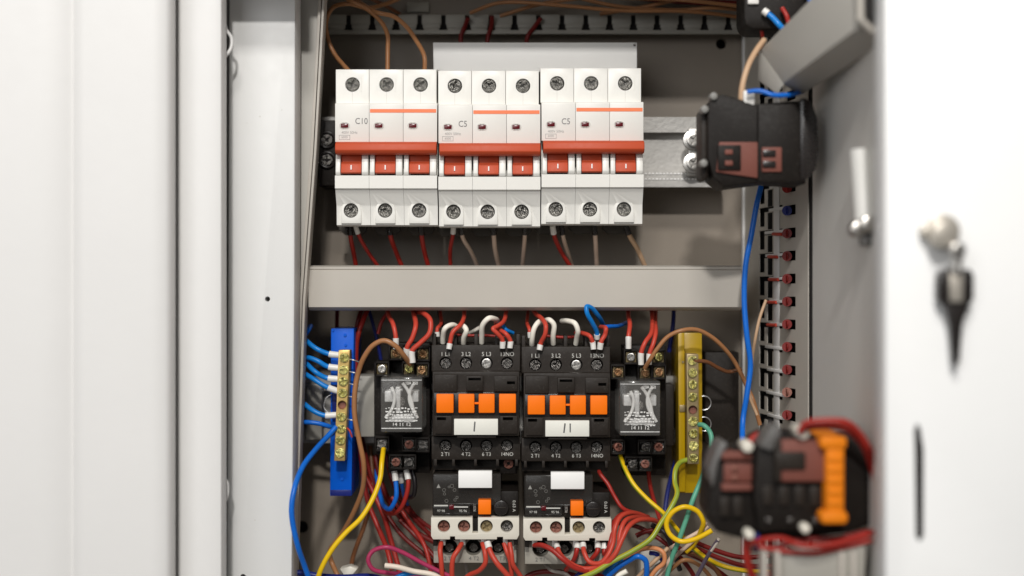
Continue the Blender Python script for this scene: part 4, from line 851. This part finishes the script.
b = MB(); b.poly([(800, 99), (806, 97), (813, 103), (818, 118), (819, 145), (817, 168), (810, 178), (800, 181)], ys_-.004, ys_+.032, .0015); b.build('threaded_collar', 'black_gloss', sb)
b = MB(); b.box(743.5, 90, 755, 106, ys_+.0, ys_+.01, .0008); b.build('white_clip', 'ferrule_white', sb)
wire('w_tan', 3.4, [(741, 106, ys_+.004), (742, 88, ys_+.004), (748, 66, ys_+.006), (757, 50, ys_+.01), (764, 40, ys_+.015)], 'peach coloured wire rising from the black switch block to the top right')
wire('w_blue', 2.8, [(747, 92, ys_-.004), (760, 91, ys_-.004), (774, 95, ys_-.006), (790, 95, ys_-.004), (802, 92, ys_+.01)], 'blue wire lying over the top of the black switch block')
wire('w_darkbrown', 2.4, [(762, 34, -.035), (762, 46, -.04), (758, 54, -.05)], 'short dark wire under the black block at the top right')
yt = -.045
tb = empty('switch_block', P(775, 28, yt), 'black switch block cut off by the top edge, right of the top duct', 'switch block', 'switch blocks on the door')
b = MB(); b.poly([(744, -40), (820, -40), (820, 20), (812, 29), (752, 29), (746, 25), (744, 18)], yt, yt+.025, .0012); b.build('housing', 'black_plastic', tb)
MB().box(748, -4, 759, 4, yt-.002, yt+.004, .0006).build('white_clip', 'ferrule_white', tb)
wire('w_skyblue', 3.4, [(764, 11, yt-.003), (772, 17, yt-.004), (780, 26, yt-.006), (790, 36, yt-.002)], 'sky blue wire with white ferrule on the black block at the top', fs=W, fl=5)
wire('w_blue', 3.4, [(806, -8, yt-.004), (812, 2, yt-.006), (820, 10, yt-.006)], 'blue wire end at the top edge above the metal channel')
wire('w_red', 2.8, [(782, 8, yt-.003), (787, 16, yt-.004), (789, 26, yt-.004)], 'red wire crossing the black block at the top edge')
wire('w_red', 2.2, [(761, 28, yt+.005), (762, 34, yt+.005), (763, 40, yt+.01)], 'small red wire end under the black block at the top')

yl_ = -.150
GT2 = 'extra wires in the lower shade'
for m_, r_w, pth, lb_ in (
  ('w_darkred_shaded', 2.6, [(400, 520, .04), (420, 540, .035), (440, 565, .03), (450, 590, .03)], 'dark red wire crossing low between magenta loop and first overload relay'),
  ('w_red', 2.6, [(392, 497, .045), (408, 520, .04), (425, 548, .03), (434, 590, .025)], 'red wire falling steeply just left of the first overload relay'),
  ('w_darkbrown', 2.6, [(370, 446, .055), (372, 480, .05), (366, 520, .045), (352, 560, .045), (350, 590, .045)], 'dark brown wire hidden in the shade behind the yellow earth wire'),
  ('w_darkred_shaded', 2.6, [(612, 522, .03), (640, 528, .025), (668, 545, .02), (690, 570, .02), (700, 590, .02)], 'dark red wire passing below the bundle towards the bottom right'),
  ('w_black', 3.0, [(652, 525, .02), (664, 532, .015), (672, 546, .015), (680, 570, .02)], 'black wire under the crossing of the yellow-green wires'),
  ('w_tan', 2.4, [(628, 590, .004), (640, 574, .0), (656, 560, -.002), (668, 548, .0)], 'tan wire beside the grey one rising below the yellow loop'),
  ('w_brown', 2.4, [(668, 572, .006), (684, 560, .004), (700, 566, .006), (712, 580, .01), (716, 592, .012)], 'brown wire bending over left of the mauve wire at the bottom'),
  ('w_navy', 2.6, [(676, 460, .05), (668, 490, .05), (664, 520, .045)], 'navy wire in the shade between right relay socket and yellow bar'),
  ('w_red', 3.4, [(806, 428, yl_-.002), (826, 427, yl_-.004), (846, 430, yl_-.002), (860, 442, yl_+.002), (871, 462, yl_+.006), (878, 500, yl_+.01)], 'second red wire close under the arching one above the orange collar'),
  ('w_red', 3.0, [(758, 546, yl_+.004), (784, 551, yl_+.002), (816, 552, yl_), (848, 546, yl_), (872, 540, yl_)], 'lowest red wire running along the top of the grey box')):
    wire(m_, r_w, pth, lb_)
# lower switch assembly
yl = -.150
lb = empty('switch_block', P(800, 540, yl), 'large black switch block with an orange collar at the lower right of the open door', 'switch block', 'switch blocks on the door')
b = MB(); b.poly([(712, 460), (722, 452), (754, 449), (762, 440), (776, 434), (800, 436), (866, 440), (878, 452), (880, 505), (874, 524), (850, 533), (790, 540), (738, 538), (716, 532), (708, 515)], yl+.012, yl+.045, .001)
b.poly([(757, 447), (778, 436), (832, 436), (832, 528), (760, 532), (754, 500)], yl+.004, yl+.03, .001); b.build('housing', 'black_plastic', lb)
MB().box(722, 452, 752, 460, yl+.008, yl+.02, .0006).box(722, 484, 752, 491, yl+.008, yl+.02, .0006).box(724, 463, 752, 482, yl+.010, yl+.02, .0006).build('brown_cover', 'terracotta', lb)
MB().box(778, 440, 828, 482, yl+.000, yl+.02, .001).build('brown_cover', 'terracotta', lb)
MB().box(776, 452, 806, 470, yl-.0015, yl+.01, .0008).box(775, 440, 782, 482, yl-.001, yl+.01, .0006).build('dark_inset', 'contactor_black', lb)
for (x, y) in ((735, 469), (735, 478)): MB().cyl(x, y, 3.4, yl+.0085, yl+.015, 14, .0005).build('small_window', 'screw_rust', lb)
b = MB(); b.box(826, 440, 845, 520, yl-.004, yl+.03, .0015); b.box(820, 436, 848, 450, yl-.005, yl+.031, .002); b.box(821, 512, 849, 525, yl-.005, yl+.031, .002)
for y in range(456, 512, 11): b.box(828, y, 843, y+6, yl-.0046, yl+.01, .0006)
b.build('orange_collar', 'collar_orange', lb)
for x, y in ((768, 494), (784, 494), (800, 494), (815, 494), (725, 505), (738, 505)): MB().box(x-5, y-8, x+5, y+12, yl+.0025 if x > 750 else yl+.009, yl+.02, .0006).build('terminal_rib', 'contactor_black', lb)
for x, y in ((768, 520), (790, 520), (815, 520)): MB().cyl(x, y, 3, yl+.002, yl+.02, 12, .0004).build('terminal_screw', 'steel_dark', lb)
b = MB(); b.poly([(709, 470), (718, 446), (724, 441), (729, 444), (719, 462), (713, 490)], yl+.008, yl+.03, .001); b.poly([(760, 447), (770, 430), (779, 424), (782, 434), (772, 452)], yl, yl+.02, .001); b.build('side_bracket', 'dark_bracket', lb)
for q in ((748, 447, 6, yl+.004), (803, 433, 7, yl-.002), (806, 529, 5, yl-.002), (750, 535, 5, yl+.004)): MB().cyl(*q, q[3]+.013, 18, .001).build('white_cap', 'cream', lb)
GLW = 'red wires around the lower switch block'
wire('w_red', 4.5, [(748, 446, yl+.02), (754, 438, yl+.02), (764, 433, yl+.02)], 'blurred red wire stub left above the lower switch block', group=GLW)
wire('w_red', 4.0, [(800, 432, yl-.004), (806, 424, yl-.006), (824, 421, yl-.008), (846, 422, yl-.008), (858, 432, yl-.006), (868, 447, yl-.002), (878, 462, yl+.004), (886, 490, yl+.01)], 'red wire arching over the orange collar of the lower switch block', group=GLW)
wire('w_red', 3.6, [(838, 426, yl), (852, 430, yl), (864, 448, yl+.004), (872, 470, yl+.01), (880, 500, yl+.012), (880, 545, yl+.01)], 'red wire dropping along the right end of the lower switch block', group=GLW)
wire('w_red', 3.2, [(748, 545, yl+.01), (762, 540, yl+.004), (782, 538, yl), (800, 545, yl-.004), (825, 545, yl-.004), (850, 540, yl-.002), (874, 532, yl)], 'red wire waving along the underside of the lower switch block', group=GLW)
wire('w_darkred_shaded', 3.2, [(752, 550, yl+.014), (775, 547, yl+.012), (800, 540, yl+.01), (840, 538, yl+.01), (880, 528, yl+.012)], 'dark red wire behind the waving one under the lower switch block', group=GLW)
wire('w_red', 5.0, [(747, 538, yl+.012), (747, 560, yl+.014), (758, 590, yl+.02)], 'red wire dropping at the lower left of the lower switch block', group=GLW)
wire('w_red', 4.0, [(792, 590, yl+.02), (776, 570, yl+.016), (764, 580, yl+.016), (756, 592, yl+.016)], 'red wire curling at the bottom edge beside the grey box', group=GLW)
wire('w_navy', 3.4, [(757, 533, yl+.01), (758, 541, yl+.01), (757, 550, yl+.014)], 'small dark blue wire end under the left of the lower switch block')
gb = empty('terminal_box', P(810, 576, yl), 'blurred pale grey box at the bottom edge under the lower switch block', 'terminal box')
b = MB(); b.hexa([P(764, 640, yl+.004), P(862, 640, yl+.0), P(866, 545, yl), P(776, 549, yl+.004), P(764, 640, yl+.04), P(862, 640, yl+.04), P(866, 545, yl+.04), P(776, 549, yl+.04)], .001); b.build('box_body', 'duct_dark', gb)
for x in (763, 776, 840, 852): MB().box(x, 552, x+5, 620, yl-.003, yl+.01, .001).build('side_rib', 'duct_grey', gb)
